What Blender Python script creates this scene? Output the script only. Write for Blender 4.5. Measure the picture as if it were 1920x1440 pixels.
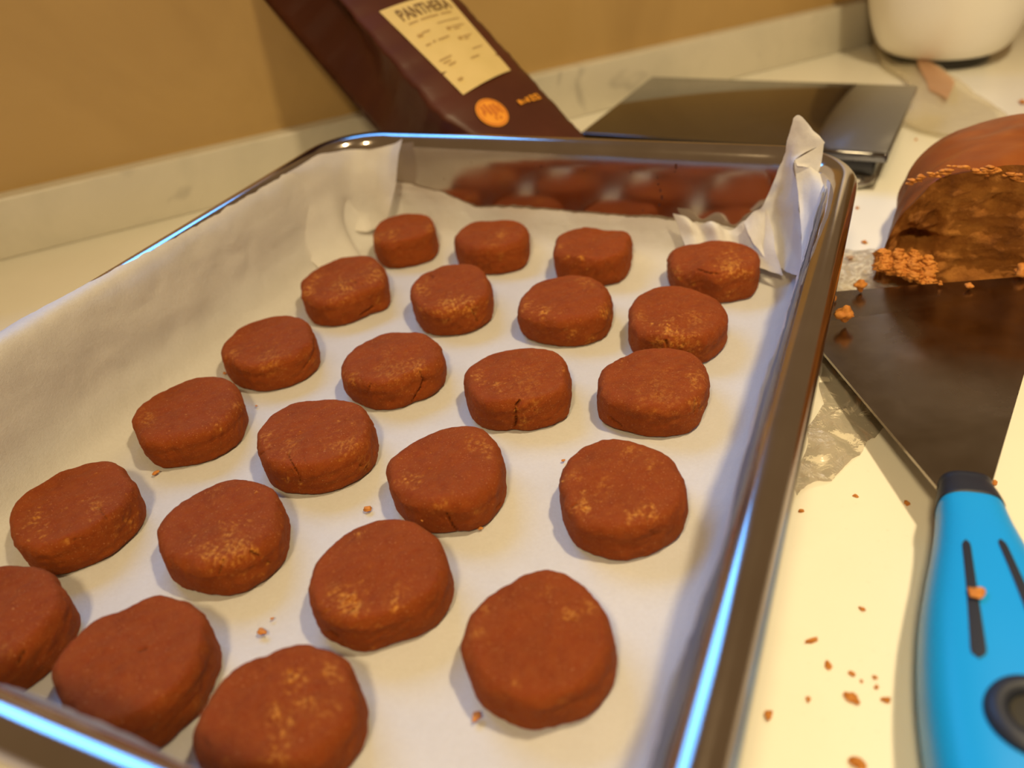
import bpy, bmesh, math, random
import numpy as np
from mathutils import Vector, Matrix

S = bpy.context.scene
COL = S.collection
for o in list(bpy.data.objects):
    bpy.data.objects.remove(o)

# ------------------------------------------------------------------ camera
CAMP = np.array([0.14171612, -0.20315357, 0.18503197])
CR = np.array([0.91539698, 0.38993517, -0.09999463])
CU = np.array([-0.14826556, 0.5575253, 0.81681263])
CF = np.array([-0.37425351, 0.73288205, -0.56817093])
FPX = 1522.6748
cd = bpy.data.cameras.new('camera')
cd.sensor_width = 36.0
cd.lens = FPX / 1920 * 36.0
cd.clip_start = 0.01
cd.clip_end = 20
cd.dof.use_dof = True
cd.dof.focus_distance = 0.285
cd.dof.aperture_fstop = 7.5
cam = bpy.data.objects.new('camera', cd)
COL.objects.link(cam)
cam.matrix_world = Matrix(((CR[0], CU[0], -CF[0], CAMP[0]), (CR[1], CU[1], -CF[1], CAMP[1]),
                           (CR[2], CU[2], -CF[2], CAMP[2]), (0, 0, 0, 1)))
S.camera = cam

# ------------------------------------------------------------------ world, lamps, exposure
W = bpy.data.worlds.new('world')
S.world = W
W.use_nodes = True
W.node_tree.nodes['Background'].inputs[0].default_value = (0.70, 0.43, 0.20, 1)
W.node_tree.nodes['Background'].inputs[1].default_value = 0.30

def lamp(name, kind, loc, power, color, target=None, **kw):
    d = bpy.data.lights.new(name, kind)
    d.energy = power
    d.color = color
    for k, v in kw.items():
        setattr(d, k, v)
    o = bpy.data.objects.new(name, d)
    COL.objects.link(o)
    o.location = loc
    if target is not None:
        o.rotation_euler = (Vector(target) - Vector(loc)).to_track_quat('-Z', 'Y').to_euler()
    return o

WN = np.array([-0.7429, 0.6694, 0.0])      # towards the back wall
WD = np.array([0.6694, 0.7429, 0.0])       # along the back wall
lamp('counter_spot_lamp', 'SPOT', (0.310, 0.055, 0.71), 16.5, (1.0, 0.79, 0.45), target=(0.25, 0.18, 0.0), shadow_soft_size=0.024,
     spot_size=math.radians(108), spot_blend=1.0)
lamp('room_lamp', 'POINT', (0.14, -0.46, 0.58), 10.8, (1.0, 0.76, 0.41), shadow_soft_size=0.045)
wl = WN * 0.55 - WD * 0.12
lamp('window_daylight', 'AREA', (wl[0], wl[1], 0.53), 5.0, (0.09, 0.38, 1.0), target=(wl[0] - WN[0], wl[1] - WN[1], 0.35),
     shape='RECTANGLE', size=0.56, size_y=0.36)

S.view_settings.view_transform = 'Standard'
S.view_settings.look = 'None'
S.view_settings.gamma = 1
S.view_settings.use_curve_mapping = False
S.view_settings.exposure = 0.12

# ------------------------------------------------------------------ helpers
def ray(q):
    v = (q[0] - 960) / FPX * CR - (q[1] - 720) / FPX * CU + CF
    return v

def at_z(q, z):
    v = ray(q)
    return CAMP + v * ((z - CAMP[2]) / v[2])

def at_plane(q, P, n):
    v = ray(q)
    n = np.array(n, float)
    return CAMP + v * (((np.array(P) - CAMP) @ n) / (v @ n))

def project(P):
    d = P - CAMP
    z = d @ CF
    return np.stack([960 + FPX * (d @ CR) / z, 720 - FPX * (d @ CU) / z], -1)

_rs = np.random.RandomState(7)
def make_noise(n=14, seed=1):
    r = np.random.RandomState(seed)
    K = r.normal(size=(n, 3))
    K /= np.linalg.norm(K, axis=1)[:, None]
    K *= r.uniform(0.6, 1.6, n)[:, None]
    ph = r.uniform(0, 6.28, n)
    def f(P, freq):
        return np.sin(P @ K.T * freq * 6.28 + ph).sum(1) / math.sqrt(n / 2)
    return f
NZ = [make_noise(14, s) for s in range(8)]

def fbm(P, freq, k=0, octs=3):
    out = 0
    a = 1.0
    for o in range(octs):
        out = out + a * NZ[(k + o) % 8](P + 3.1 * o, freq * 2 ** o)
        a *= 0.5
    return out

def link(name, me, mat=None, parent=None, smooth=True):
    o = bpy.data.objects.new(name, me)
    COL.objects.link(o)
    if mat is not None:
        for m in (mat if isinstance(mat, (list, tuple)) else [mat]):
            me.materials.append(m)
    if smooth:
        me.polygons.foreach_set('use_smooth', [True] * len(me.polygons))
    if parent is not None:
        o.parent = parent
    return o

def mesh(name, verts, faces, mat=None, parent=None, smooth=True):
    me = bpy.data.meshes.new(name)
    me.from_pydata([tuple(map(float, v)) for v in verts], [], [tuple(int(i) for i in f) for f in faces])
    me.validate()
    me.update()
    return link(name, me, mat, parent, smooth)

def empty(name, loc=(0, 0, 0)):
    o = bpy.data.objects.new(name, None)
    o.empty_display_size = 0.02
    COL.objects.link(o)
    o.location = loc
    return o

def tag(o, label=None, cat=None, group=None, kind=None):
    if label: o['label'] = label
    if cat: o['category'] = cat
    if group: o['group'] = group
    if kind: o['kind'] = kind
    return o

def grid_faces(nu, nv, wrap_u=False, wrap_v=False):
    F = []
    for j in range(nv if wrap_v else nv - 1):
        for i in range(nu if wrap_u else nu - 1):
            a = j * nu + i
            b = j * nu + (i + 1) % nu
            c = ((j + 1) % nv) * nu + (i + 1) % nu
            d = ((j + 1) % nv) * nu + i
            F.append((a, b, c, d))
    return F

def box(name, c, half, mat, parent=None, ax=None, ay=None, bevel=0.0, segs=3):
    """box with centre c, half sizes, axes ax, ay (unit) and z"""
    ax = np.array([1, 0, 0.]) if ax is None else np.array(ax, float)
    ay = np.array([0, 1, 0.]) if ay is None else np.array(ay, float)
    az = np.cross(ax, ay)
    bm = bmesh.new()
    bmesh.ops.create_cube(bm, size=2)
    if bevel:
        for v in bm.verts:
            v.co = Vector((v.co.x * half[0], v.co.y * half[1], v.co.z * half[2]))
        bmesh.ops.bevel(bm, geom=list(bm.edges), offset=bevel, segments=segs, profile=0.5, affect='EDGES')
    else:
        for v in bm.verts:
            v.co = Vector((v.co.x * half[0], v.co.y * half[1], v.co.z * half[2]))
    for v in bm.verts:
        p = np.array(c) + ax * v.co.x + ay * v.co.y + az * v.co.z
        v.co = Vector(p)
    bmesh.ops.recalc_face_normals(bm, faces=bm.faces)
    me = bpy.data.meshes.new(name)
    bm.to_mesh(me)
    bm.free()
    o = link(name, me, mat, parent, smooth=False)
    if bevel:
        me.polygons.foreach_set('use_smooth', [True] * len(me.polygons))
        try:
            me.set_sharp_from_angle(angle=math.radians(50))
        except Exception:
            pass
    return o

# ------------------------------------------------------------------ materials
class M:
    def __init__(s, name, color=(0.8, 0.8, 0.8), rough=0.5, metal=0.0, spec=0.5, **kw):
        s.m = bpy.data.materials.new(name)
        s.m.use_nodes = True
        s.t = s.m.node_tree
        s.b = s.t.nodes['Principled BSDF']
        s.b.inputs['Base Color'].default_value = (*color, 1)
        s.b.inputs['Roughness'].default_value = rough
        s.b.inputs['Metallic'].default_value = metal
        s.b.inputs['Specular IOR Level'].default_value = spec
        for k, v in kw.items():
            s.b.inputs[k].default_value = v
        s.tc = s.t.nodes.new('ShaderNodeTexCoord')
    def n(s, kind, **kw):
        nd = s.t.nodes.new('ShaderNode' + kind)
        for k, v in kw.items():
            if k.startswith('i_'):
                nd.inputs[k[2:].replace('_', ' ')].default_value = v
            else:
                setattr(nd, k, v)
        return nd
    def l(s, a, b):
        s.t.links.new(a, b)
    def noise(s, scale, detail=4, rough=0.55, dist=0.0, vec=None):
        nd = s.n('TexNoise')
        nd.inputs['Scale'].default_value = scale
        nd.inputs['Detail'].default_value = detail
        nd.inputs['Roughness'].default_value = rough
        nd.inputs['Distortion'].default_value = dist
        s.l(vec if vec is not None else s.tc.outputs['Object'], nd.inputs['Vector'])
        return nd.outputs['Fac']
    def ramp(s, fac, stops):
        nd = s.n('ValToRGB')
        el = nd.color_ramp.elements
        while len(el) < len(stops):
            el.new(0.5)
        for e, (p, c) in zip(el, stops):
            e.position = p
            e.color = (*c, 1) if len(c) == 3 else c
        s.l(fac, nd.inputs['Fac'])
        return nd.outputs['Color']
    def mix(s, fac, a, b, mode='MIX'):
        nd = s.n('Mix', data_type='RGBA', blend_type=mode)
        for sock, v in ((nd.inputs[0], fac), (nd.inputs[6], a), (nd.inputs[7], b)):
            if isinstance(v, (int, float)):
                sock.default_value = v
            elif isinstance(v, tuple):
                sock.default_value = (*v, 1)
            else:
                s.l(v, sock)
        return nd.outputs[2]
    def math(s, op, a, b=0.0):
        nd = s.n('Math', operation=op)
        for sock, v in ((nd.inputs[0], a), (nd.inputs[1], b)):
            if isinstance(v, (int, float)):
                sock.default_value = v
            else:
                s.l(v, sock)
        return nd.outputs[0]
    def bump(s, h, strength=0.3, dist=0.001):
        nd = s.n('Bump')
        nd.inputs['Strength'].default_value = strength
        nd.inputs['Distance'].default_value = dist
        s.l(h, nd.inputs['Height'])
        s.l(nd.outputs[0], s.b.inputs['Normal'])
    def col(s, c):
        s.l(c, s.b.inputs['Base Color'])

def g3(v):
    return (v, v, v)

# countertop: cream engineered stone
m = M('cream_stone', rough=0.28, spec=0.45)
c = m.ramp(m.noise(9, 5, 0.6, 0.4), [(0.3, (0.83, 0.80, 0.69)), (0.55, (0.88, 0.85, 0.75)), (0.8, (0.86, 0.83, 0.73))])
sp = m.ramp(m.noise(420, 2, 0.5), [(0.66, g3(0.0)), (0.80, g3(0.16))])
m.col(m.mix(sp, c, (0.60, 0.55, 0.45)))
m.bump(m.noise(60, 3), 0.02, 0.0003)
MAT_COUNTER = m.m

# marble upstand
m = M('white_marble', rough=0.32)
nz = m.noise(14, 6, 0.6, 0.6)
c = m.ramp(nz, [(0.30, (0.50, 0.47, 0.39)), (0.55, (0.58, 0.54, 0.45)), (0.8, (0.53, 0.49, 0.41))])
v = m.ramp(m.noise(17, 3, 0.55, 1.2), [(0.66, g3(0.0)), (0.76, g3(0.65))])
m.col(m.mix(v, c, (0.16, 0.14, 0.13)))
MAT_MARBLE = m.m

# wall
m = M('ochre_wall_tile', rough=0.45)
c = m.ramp(m.noise(7, 5, 0.6, 0.8), [(0.3, (0.37, 0.235, 0.085)), (0.55, (0.43, 0.280, 0.105)), (0.8, (0.40, 0.255, 0.088))])
m.col(c)
MAT_WALL = m.m

# stainless steel with baked-on specks and grease film
m = M('stainless_steel', (0.62, 0.58, 0.54), rough=0.16, metal=1.0)
sp = m.ramp(m.noise(260, 3, 0.6), [(0.72, g3(0.0)), (0.76, g3(1.0))])
big = m.ramp(m.noise(24, 3, 0.5), [(0.52, g3(0.0)), (0.62, g3(1.0))])
mask = m.mix(1.0, sp, big, 'MULTIPLY')
m.col(m.mix(mask, m.ramp(m.noise(30, 4), [(0.3, (0.46, 0.40, 0.35)), (0.7, (0.54, 0.48, 0.43))]), (0.10, 0.035, 0.015)))
m.l(m.ramp(m.noise(38, 4, 0.6), [(0.3, g3(0.10)), (0.7, g3(0.17))]), m.b.inputs['Roughness'])
m.bump(m.noise(22, 2), 0.05, 0.001)
MAT_STEEL = m.m

m = M('burnt_on_sugar', (0.05, 0.012, 0.006), rough=0.5)
m.col(m.mix(m.noise(900, 2), (0.05, 0.012, 0.006), (0.09, 0.02, 0.01)))
MAT_BURNT = m.m

# parchment
m = M('parchment_paper', rough=0.42, spec=0.4)
c = m.ramp(m.noise(30, 5, 0.6), [(0.3, (0.77, 0.75, 0.715)), (0.7, (0.84, 0.82, 0.785))])
fib = m.ramp(m.noise(900, 3, 0.6), [(0.35, g3(0.0)), (0.75, g3(0.20))])
m.col(m.mix(fib, c, (0.58, 0.53, 0.46)))
m.bump(m.noise(900, 5, 0.8), 0.7, 0.00035)
tr = m.n('BsdfTranslucent')
tr.inputs['Color'].default_value = (0.85, 0.76, 0.62, 1)
mx = m.n('MixShader')
mx.inputs[0].default_value = 0.30
m.l(m.b.outputs[0], mx.inputs[1])
m.l(tr.outputs[0], mx.inputs[2])
m.l(mx.outputs[0], m.t.nodes['Material Output'].inputs['Surface'])
MAT_PAPER = m.m

# cookie dough
m = M('gingerbread_dough', rough=0.68, spec=0.12)
m.b.inputs['Subsurface Weight'].default_value = 0.22
m.b.inputs['Subsurface Radius'].default_value = (1.0, 0.3, 0.1)
m.b.inputs['Subsurface Scale'].default_value = 0.003
base = m.ramp(m.noise(70, 4, 0.6), [(0.30, (0.22, 0.040, 0.005)), (0.55, (0.26, 0.048, 0.006)), (0.8, (0.30, 0.060, 0.008))])
dk = m.ramp(m.noise(1000, 4, 0.7), [(0.63, g3(0.0)), (0.70, g3(0.7))])
base = m.mix(dk, base, (0.13, 0.03, 0.008))
lt = m.ramp(m.noise(1700, 3, 0.65, 0.2), [(0.62, g3(0.0)), (0.70, g3(0.75))])
mot = m.ramp(m.noise(330, 5, 0.75), [(0.35, g3(0.0)), (0.7, g3(0.30))])
base = m.mix(mot, base, (0.40, 0.115, 0.016))
base = m.mix(lt, base, (0.55, 0.24, 0.08))
at = m.n('Attribute', attribute_name='pale')
pn = m.ramp(m.noise(1100, 5, 0.8), [(0.42, g3(0.10)), (0.56, g3(1.3))])
pf = m.mix(1.0, at.outputs['Color'], pn, 'MULTIPLY')
base = m.mix(m.mix(1.0, at.outputs['Color'], g3(0.5), 'MULTIPLY'), base, (0.37, 0.098, 0.009))
base = m.mix(pf, base, (0.64, 0.27, 0.045))
ac = m.n('Attribute', attribute_name='crack')
base = m.mix(ac.outputs['Fac'], base, (0.13, 0.03, 0.006))
m.col(base)
m.bump(m.noise(1500, 6, 0.75), 1.0, 0.0005)
MAT_DOUGH = m.m

m = M('smooth_dough_skin', rough=0.5, spec=0.25)
m.col(m.ramp(m.noise(38, 4, 0.6, 0.6), [(0.30, (0.19, 0.042, 0.004)), (0.55, (0.25, 0.060, 0.005)), (0.8, (0.31, 0.085, 0.008))]))
m.bump(m.noise(130, 4, 0.6), 0.25, 0.0008)
MAT_SKIN = m.m

# torn inner dough
m = M('crumbly_dough', rough=0.7, spec=0.25)
base = m.ramp(m.noise(60, 5, 0.65, 0.5), [(0.30, (0.20, 0.065, 0.010)), (0.5, (0.33, 0.12, 0.020)), (0.72, (0.50, 0.21, 0.040))])
m.col(base)
m.bump(m.noise(420, 6, 0.75), 0.9, 0.0014)
MAT_TORN = m.m

m = M('crumb_golden', rough=0.65, spec=0.25)
m.col(m.ramp(m.noise(500, 3), [(0.3, (0.42, 0.14, 0.022)), (0.7, (0.62, 0.26, 0.055))]))
m.bump(m.noise(900, 3), 0.6, 0.0003)
MAT_CRUMB = m.m

# bag
m = M('dark_brown_bag_foil', rough=0.42, spec=0.3)
m.col(m.ramp(m.noise(25, 3), [(0.3, (0.060, 0.015, 0.006)), (0.7, (0.080, 0.020, 0.008))]))
m.bump(m.noise(45, 3, 0.5, 0.5), 0.25, 0.002)
MAT_BAG = m.m
m = M('yellow_label_paper', rough=0.5)
m.col(m.ramp(m.noise(80, 3), [(0.3, (0.60, 0.45, 0.17)), (0.7, (0.64, 0.48, 0.19))]))
MAT_LABEL = m.m
m = M('label_ink', (0.16, 0.085, 0.02), rough=0.6)
m.col(m.mix(m.noise(200, 2), (0.15, 0.08, 0.02), (0.20, 0.11, 0.03)))
MAT_INK = m.m
m = M('faint_ink', (0.42, 0.26, 0.07), rough=0.6)
m.col(m.mix(m.noise(200, 2), (0.36, 0.22, 0.06), (0.46, 0.29, 0.08)))
MAT_FAINT = m.m
m = M('orange_print', rough=0.5)
m.col(m.mix(m.noise(200, 2), (0.72, 0.27, 0.015), (0.78, 0.31, 0.02)))
MAT_ORANGE = m.m
m = M('dark_orange_print', rough=0.5)
m.col(m.mix(m.noise(200, 2), (0.46, 0.11, 0.008), (0.52, 0.13, 0.01)))
MAT_DORANGE = m.m

# scale
m = M('smoked_glass', (0.020, 0.014, 0.009), rough=0.04, spec=0.9)
m.l(m.ramp(m.noise(40, 3), [(0.3, g3(0.03)), (0.7, g3(0.07))]), m.b.inputs['Roughness'])
m.b.inputs['IOR'].default_value = 1.7
MAT_SMOKE = m.m
m = M('black_plastic', (0.02, 0.018, 0.015), rough=0.35)
m.bump(m.noise(800, 2), 0.1, 0.0002)
MAT_BLACK = m.m
m = M('chrome_foot', (0.35, 0.33, 0.30), rough=0.15, metal=0.8)
m.bump(m.noise(80, 2), 0.05, 0.001)
MAT_FOOT = m.m

# blade
m = M('scraper_blade_steel', (0.34, 0.30, 0.26), rough=0.22, metal=1.0)
m.l(m.ramp(m.noise(35, 4, 0.6, 0.6), [(0.3, g3(0.14)), (0.7, g3(0.30))]), m.b.inputs['Roughness'])
m.col(m.ramp(m.noise(50, 4), [(0.3, (0.26, 0.22, 0.18)), (0.7, (0.36, 0.32, 0.28))]))
MAT_BLADE = m.m
m = M('sky_blue_plastic', (0.006, 0.30, 0.66), rough=0.38, spec=0.4)
m.col(m.mix(m.noise(30, 2), (0.004, 0.30, 0.78), (0.005, 0.32, 0.82)))
m.bump(m.noise(900, 2), 0.08, 0.0002)
MAT_BLUE = m.m
m = M('dark_rubber', (0.012, 0.016, 0.03), rough=0.5)
m.bump(m.noise(700, 2), 0.15, 0.0002)
MAT_RUBBER = m.m

# white enamel object
m = M('white_enamel', (0.80, 0.77, 0.70), rough=0.30)
m.col(m.mix(m.noise(10, 3), (0.78, 0.75, 0.68), (0.83, 0.80, 0.73)))
MAT_WHITE = m.m

def film_material(name, tint, fac, rough, wr):
    m = M(name, (1, 1, 1), rough=rough)
    t = m.t
    tp = m.n('BsdfTransparent')
    tp.inputs['Color'].default_value = (*tint, 1)
    gl = m.n('BsdfGlossy')
    gl.inputs['Roughness'].default_value = rough
    gl.inputs['Color'].default_value = (1, 1, 1, 1)
    fr = m.n('Fresnel')
    fr.inputs['IOR'].default_value = 1.5
    bp = m.n('Bump')
    bp.inputs['Strength'].default_value = 0.35
    bp.inputs['Distance'].default_value = 0.002
    m.l(m.noise(wr, 4, 0.6, 0.8), bp.inputs['Height'])
    m.l(bp.outputs[0], gl.inputs['Normal'])
    m.l(bp.outputs[0], fr.inputs['Normal'])
    df = m.n('BsdfDiffuse')
    df.inputs['Color'].default_value = (0.60, 0.53, 0.38, 1)
    m1 = m.n('MixShader')
    m1.inputs[0].default_value = fac
    m.l(tp.outputs[0], m1.inputs[1])
    m.l(df.outputs[0], m1.inputs[2])
    m2 = m.n('MixShader')
    m.l(m.math('MULTIPLY', fr.outputs[0], 0.55), m2.inputs[0])
    m.l(m1.outputs[0], m2.inputs[1])
    m.l(gl.outputs[0], m2.inputs[2])
    m.l(m2.outputs[0], t.nodes['Material Output'].inputs['Surface'])
    return m.m
MAT_FILM = film_material('cling_film', (0.95, 0.92, 0.88), 0.08, 0.16, 160)
MAT_BAGFILM = film_material('clear_bag_film', (0.86, 0.80, 0.66), 0.55, 0.25, 30)
MAT_PINKPRINT = film_material('pink_print_film', (0.90, 0.62, 0.42), 0.55, 0.3, 30)
for mm_ in (MAT_PINKPRINT,):
    for nd in mm_.node_tree.nodes:
        if nd.type == 'BSDF_DIFFUSE':
            nd.inputs['Color'].default_value = (0.58, 0.33, 0.17, 1)

# ------------------------------------------------------------------ setting: counter, upstand, wall
c0 = WN * 0.312
def wall_box(name, d0, d1, z0, z1, l0, l1, mat, bevel=0.0):
    c = WN * (d0 + d1) / 2 + WD * (l0 + l1) / 2 + np.array([0, 0, (z0 + z1) / 2])
    return box(name, c, ((l1 - l0) / 2, (d1 - d0) / 2, (z1 - z0) / 2), mat, None, WD, WN, bevel)
o = wall_box('countertop', -0.70, 0.312, -0.035, 0.0, -1.3, 1.5, MAT_COUNTER, 0.002)
tag(o, 'cream stone kitchen countertop under the baking pan and tools', 'countertop')
o['kind'] = 'structure'
o = wall_box('trim_1', 0.2950, 0.3125, 0.0, 0.0352, -1.3, 0.574, MAT_MARBLE, 0.0012)
tag(o, 'white marble upstand with grey spots along the back of the counter', 'trim', kind='structure')
o = wall_box('wall_back', 0.308, 0.36, 0.0, 0.215, -1.3, 1.5, MAT_WALL)
tag(o, 'ochre back wall with faint mottling above the marble upstand', 'wall', kind='structure')

# ------------------------------------------------------------------ roasting pan
PW, PL, PH = 0.27, 0.3375, 0.056
def ring(d, rc=0.034, nc=18, ns=44, nl=54):
    """rounded rectangle inset by d, points counter-clockwise starting mid right side, fixed count"""
    hx, hy = PW / 2 - d, PL / 2 - d
    r = max(rc - d * 0.55, 0.012)
    pts = []
    for i in range(nl):      # right side, going +y
        t = i / nl
        pts.append((hx, -(hy - r) + 2 * (hy - r) * t))
    for i in range(nc):
        a = math.pi / 2 * i / nc
        pts.append((hx - r + r * math.cos(a), hy - r + r * math.sin(a)))
    for i in range(ns):
        t = i / ns
        pts.append(((hx - r) - 2 * (hx - r) * t, hy))
    for i in range(nc):
        a = math.pi / 2 + math.pi / 2 * i / nc
        pts.append((-(hx - r) + r * math.cos(a), hy - r + r * math.sin(a)))
    for i in range(nl):
        t = i / nl
        pts.append((-hx, (hy - r) - 2 * (hy - r) * t))
    for i in range(nc):
        a = math.pi + math.pi / 2 * i / nc
        pts.append((-(hx - r) + r * math.cos(a), -(hy - r) + r * math.sin(a)))
    for i in range(ns):
        t = i / ns
        pts.append((-(hx - r) + 2 * (hx - r) * t, -hy))
    for i in range(nc):
        a = 1.5 * math.pi + math.pi / 2 * i / nc
        pts.append((hx - r + r * math.cos(a), -(hy - r) + r * math.sin(a)))
    return np.array(pts)

def catmull(P, n):
    P = np.array(P, float)
    out = []
    for i in range(len(P) - 1):
        p0, p1, p2, p3 = P[max(i - 1, 0)], P[i], P[i + 1], P[min(i + 2, len(P) - 1)]
        for k in range(n):
            t = k / n
            out.append(0.5 * ((2 * p1) + (-p0 + p2) * t + (2 * p0 - 5 * p1 + 4 * p2 - p3) * t * t + (-p0 + 3 * p1 - 3 * p2 + p3) * t ** 3))
    out.append(P[-1])
    return np.array(out)

# profile (inset from outer lip edge, height): lip edge, roll, inner wall, fillet, floor
inner = catmull([(0.0010, 0.0470), (0.0, 0.0492), (0.0006, 0.0520), (0.0025, 0.0545), (0.0052, 0.0558), (0.0080, 0.0554),
                 (0.0103, 0.0538), (0.0117, 0.0510), (0.0125, 0.0460), (0.0131, 0.0380), (0.0137, 0.0300), (0.0144, 0.0210), (0.0156, 0.0120),
                 (0.0190, 0.0060), (0.0265, 0.0022), (0.0400, 0.0016)], 4)
outer = catmull([(0.0420, 0.0004), (0.0270, 0.0006), (0.0190, 0.0040), (0.0172, 0.0100), (0.0136, 0.0200), (0.0127, 0.0310), (0.0116, 0.0455),
                 (0.0095, 0.0515), (0.0070, 0.0540), (0.0045, 0.0538), (0.0024, 0.0520), (0.0018, 0.0490)], 2)
prof = np.vstack([outer, inner])
V = []
for d, z in prof:
    r_ = ring(d)
    V += [(x, y, z) for x, y in r_]
NR = len(ring(0))
F = grid_faces(NR, len(prof), wrap_u=True)
# floor: collapse inwards
def add_floor(V, F, start, z, sgn):
    base = list(range(start, start + NR))
    prev = base
    P0 = np.array([V[i] for i in base])
    for k, s in enumerate((0.75, 0.5, 0.25)):
        idx = []
        for p in P0:
            idx.append(len(V))
            V.append((p[0] * s, p[1] * s, z))
        for i in range(NR):
            j = (i + 1) % NR
            F.append((prev[i], prev[j], idx[j], idx[i]) if sgn > 0 else (prev[j], prev[i], idx[i], idx[j]))
        prev = idx
    V.append((0, 0, z))
    c = len(V) - 1
    for i in range(NR):
        j = (i + 1) % NR
        F.append((prev[i], prev[j], c) if sgn > 0 else (prev[j], prev[i], c))
add_floor(V, F, (len(prof) - 1) * NR, 0.0016, 1)
add_floor(V, F, 0, 0.0004, -1)
pan = mesh('roasting_pan', V, F, MAT_STEEL)
tag(pan, 'rectangular stainless steel roasting pan with rolled rim, lined with parchment', 'baking pan')

# baked-on drips on the inside of the far wall
def speck_on_far_wall(V, F, px, py, r, seed, tall=1.0):
    y_ = 0.1548
    for _ in range(3):
        P = at_plane((px, py), (0, y_, 0), (0, 1, 0))
        y_ = PL / 2 - float(np.interp(P[2], [0.021, 0.030, 0.038, 0.046, 0.051], [0.0144, 0.0137, 0.0131, 0.0125, 0.0117])) - 0.00015
    b = len(V)
    rr_ = np.random.RandomState(seed)
    V.append((P[0], y_ - 0.0002, P[2]))
    for k in range(9):
        a = 2 * math.pi * k / 9
        q = r * rr_.uniform(0.6, 1.15)
        V.append((P[0] + q * math.cos(a), y_, P[2] + q * math.sin(a) * tall))
    for k in range(9):
        F.append((b, b + 1 + k, b + 1 + (k + 1) % 9))
V, F = [], []
for i_, (px_, py_, r_, t_) in enumerate([(1267, 312, .0007, 2.2), (1265, 322, .0005, 1.5), (1232, 334, .0007, 1), (1234, 346, .0005, 1.5), (1238, 358, .0005, 2), (1241, 371, .0006, 2.4), (1236, 384, .0006, 1.6),
        (1015, 313, .0005, 1.5), (1095, 320, .0005, 1), (1182, 323, .0006, 1.2), (961, 357, .0005, 1), (1006, 350, .0004, 2), (1008, 360, .0004, 1.5), (882, 362, .0004, 1), (866, 340, .0004, 1), (1262, 378, .0004, 1), (1285, 384, .0004, 1), (1120, 300, .0003, 1), (910, 330, .0003, 1), (1050, 345, .0003, 1), (1205, 395, .0004, 1.2)]):
    speck_on_far_wall(V, F, px_, py_, r_, i_, t_)
sp_ = mesh('burnt_specks', V, F, MAT_BURNT, pan)
sp_['kind'] = 'stuff'

# ------------------------------------------------------------------ parchment liner
def smoothstep(a, b, x):
    t = np.clip((x - a) / (b - a), 0, 1)
    return t * t * (3 - 2 * t)
# liner profile: from floor centre outwards and up (inset, height)
lp = catmull([(0.0600, 0.0027), (0.0440, 0.0028), (0.0320, 0.0032), (0.0260, 0.0042), (0.0215, 0.0072), (0.0182, 0.0125), (0.0152, 0.0210), (0.0144, 0.0300), (0.0138, 0.0380),
              (0.0131, 0.0460), (0.0120, 0.0525), (0.0098, 0.0560), (0.0065, 0.0568), (0.0030, 0.0562), (0.0000, 0.0535), (-0.0012, 0.0490)], 5)
lps = np.concatenate([[0], np.cumsum(np.linalg.norm(np.diff(lp, axis=0), axis=1))])
def lp_at(s):
    return np.interp(s, lps, lp[:, 0]), np.interp(s, lps, lp[:, 1])
def s_of_z(z):
    i = np.argmax(lp[:, 1] >= z)
    zz = lp[:i + 1, 1]
    return float(np.interp(z, zz, lps[:i + 1]))
R0 = ring(0.012)
# refine perimeter sampling: 4x
def ring_fine(d, k=3):
    a = ring(d)
    b = np.roll(a, -1, axis=0)
    return np.vstack([[a[i] + (b[i] - a[i]) * j / k for j in range(k)] for i in range(len(a))]).reshape(-1, 2)
RF = ring_fine(0.012)
NP = len(RF)
sideL = RF[:, 0] < -0.1225
sideR = RF[:, 0] > 0.1225
top_s = np.zeros(NP)
jag = fbm(np.c_[RF, np.zeros(NP)], 120, 3, 2) * 0.0002
for i, (x, y) in enumerate(RF):
    far = y > 0.1565 - 0.001
    if y > 0.1562 or (y > 0.13 and abs(x) < 0.1225):     # far wall
        zt = np.interp(x, [-0.125, -0.105, -0.094, -0.070, -0.050, -0.032, 0.075, 0.09, 0.125], [0.044, 0.034, 0.0315, 0.0275, 0.0205, 0.0218, 0.0215, 0.019, 0.028])
        s = s_of_z(zt)
    elif x < -0.12:
        s = np.interp(y, [-0.16, -0.06, -0.03, 0.02, 0.13, 0.15], [lps[72], lps[68], lps[60], lps[54], lps[51], s_of_z(0.046)])
    elif x > 0.12:
        s = s_of_z(np.interp(y, [-0.16, -0.09, 0.13, 0.16], [0.0505, 0.0525, 0.0525, 0.030]))
    elif y < -0.12:
        s = s_of_z(0.047)
    else:   # corners
        if y > 0:
            s = s_of_z(0.046 if x < 0 else 0.030)
        else:
            s = s_of_z(0.050)
    top_s[i] = s
# smooth along the perimeter
ker = np.array([1, 2, 3, 2, 1.]) / 9
pad = np.r_[top_s[-8:], top_s, top_s[:8]]
for _ in range(2):
    pad = np.convolve(pad, ker, 'same')
top_s = pad[8:-8] + jag
NRW = 44
tt = np.linspace(0, 1, NRW) ** 0.9
V = []
cache = {}
def ring_point(d, i, k=3):
    key = round(float(d), 5)
    if key not in cache:
        cache[key] = ring_fine(key)
    return cache[key][i]
for t in tt:
    for i in range(NP):
        d, z = lp_at(top_s[i] * t)
        x, y = ring_point(round(float(d) * 4000) / 4000, i)
        V.append((x, y, z))
V = np.array(V)
F = grid_faces(NP, NRW, wrap_u=True)
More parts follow.
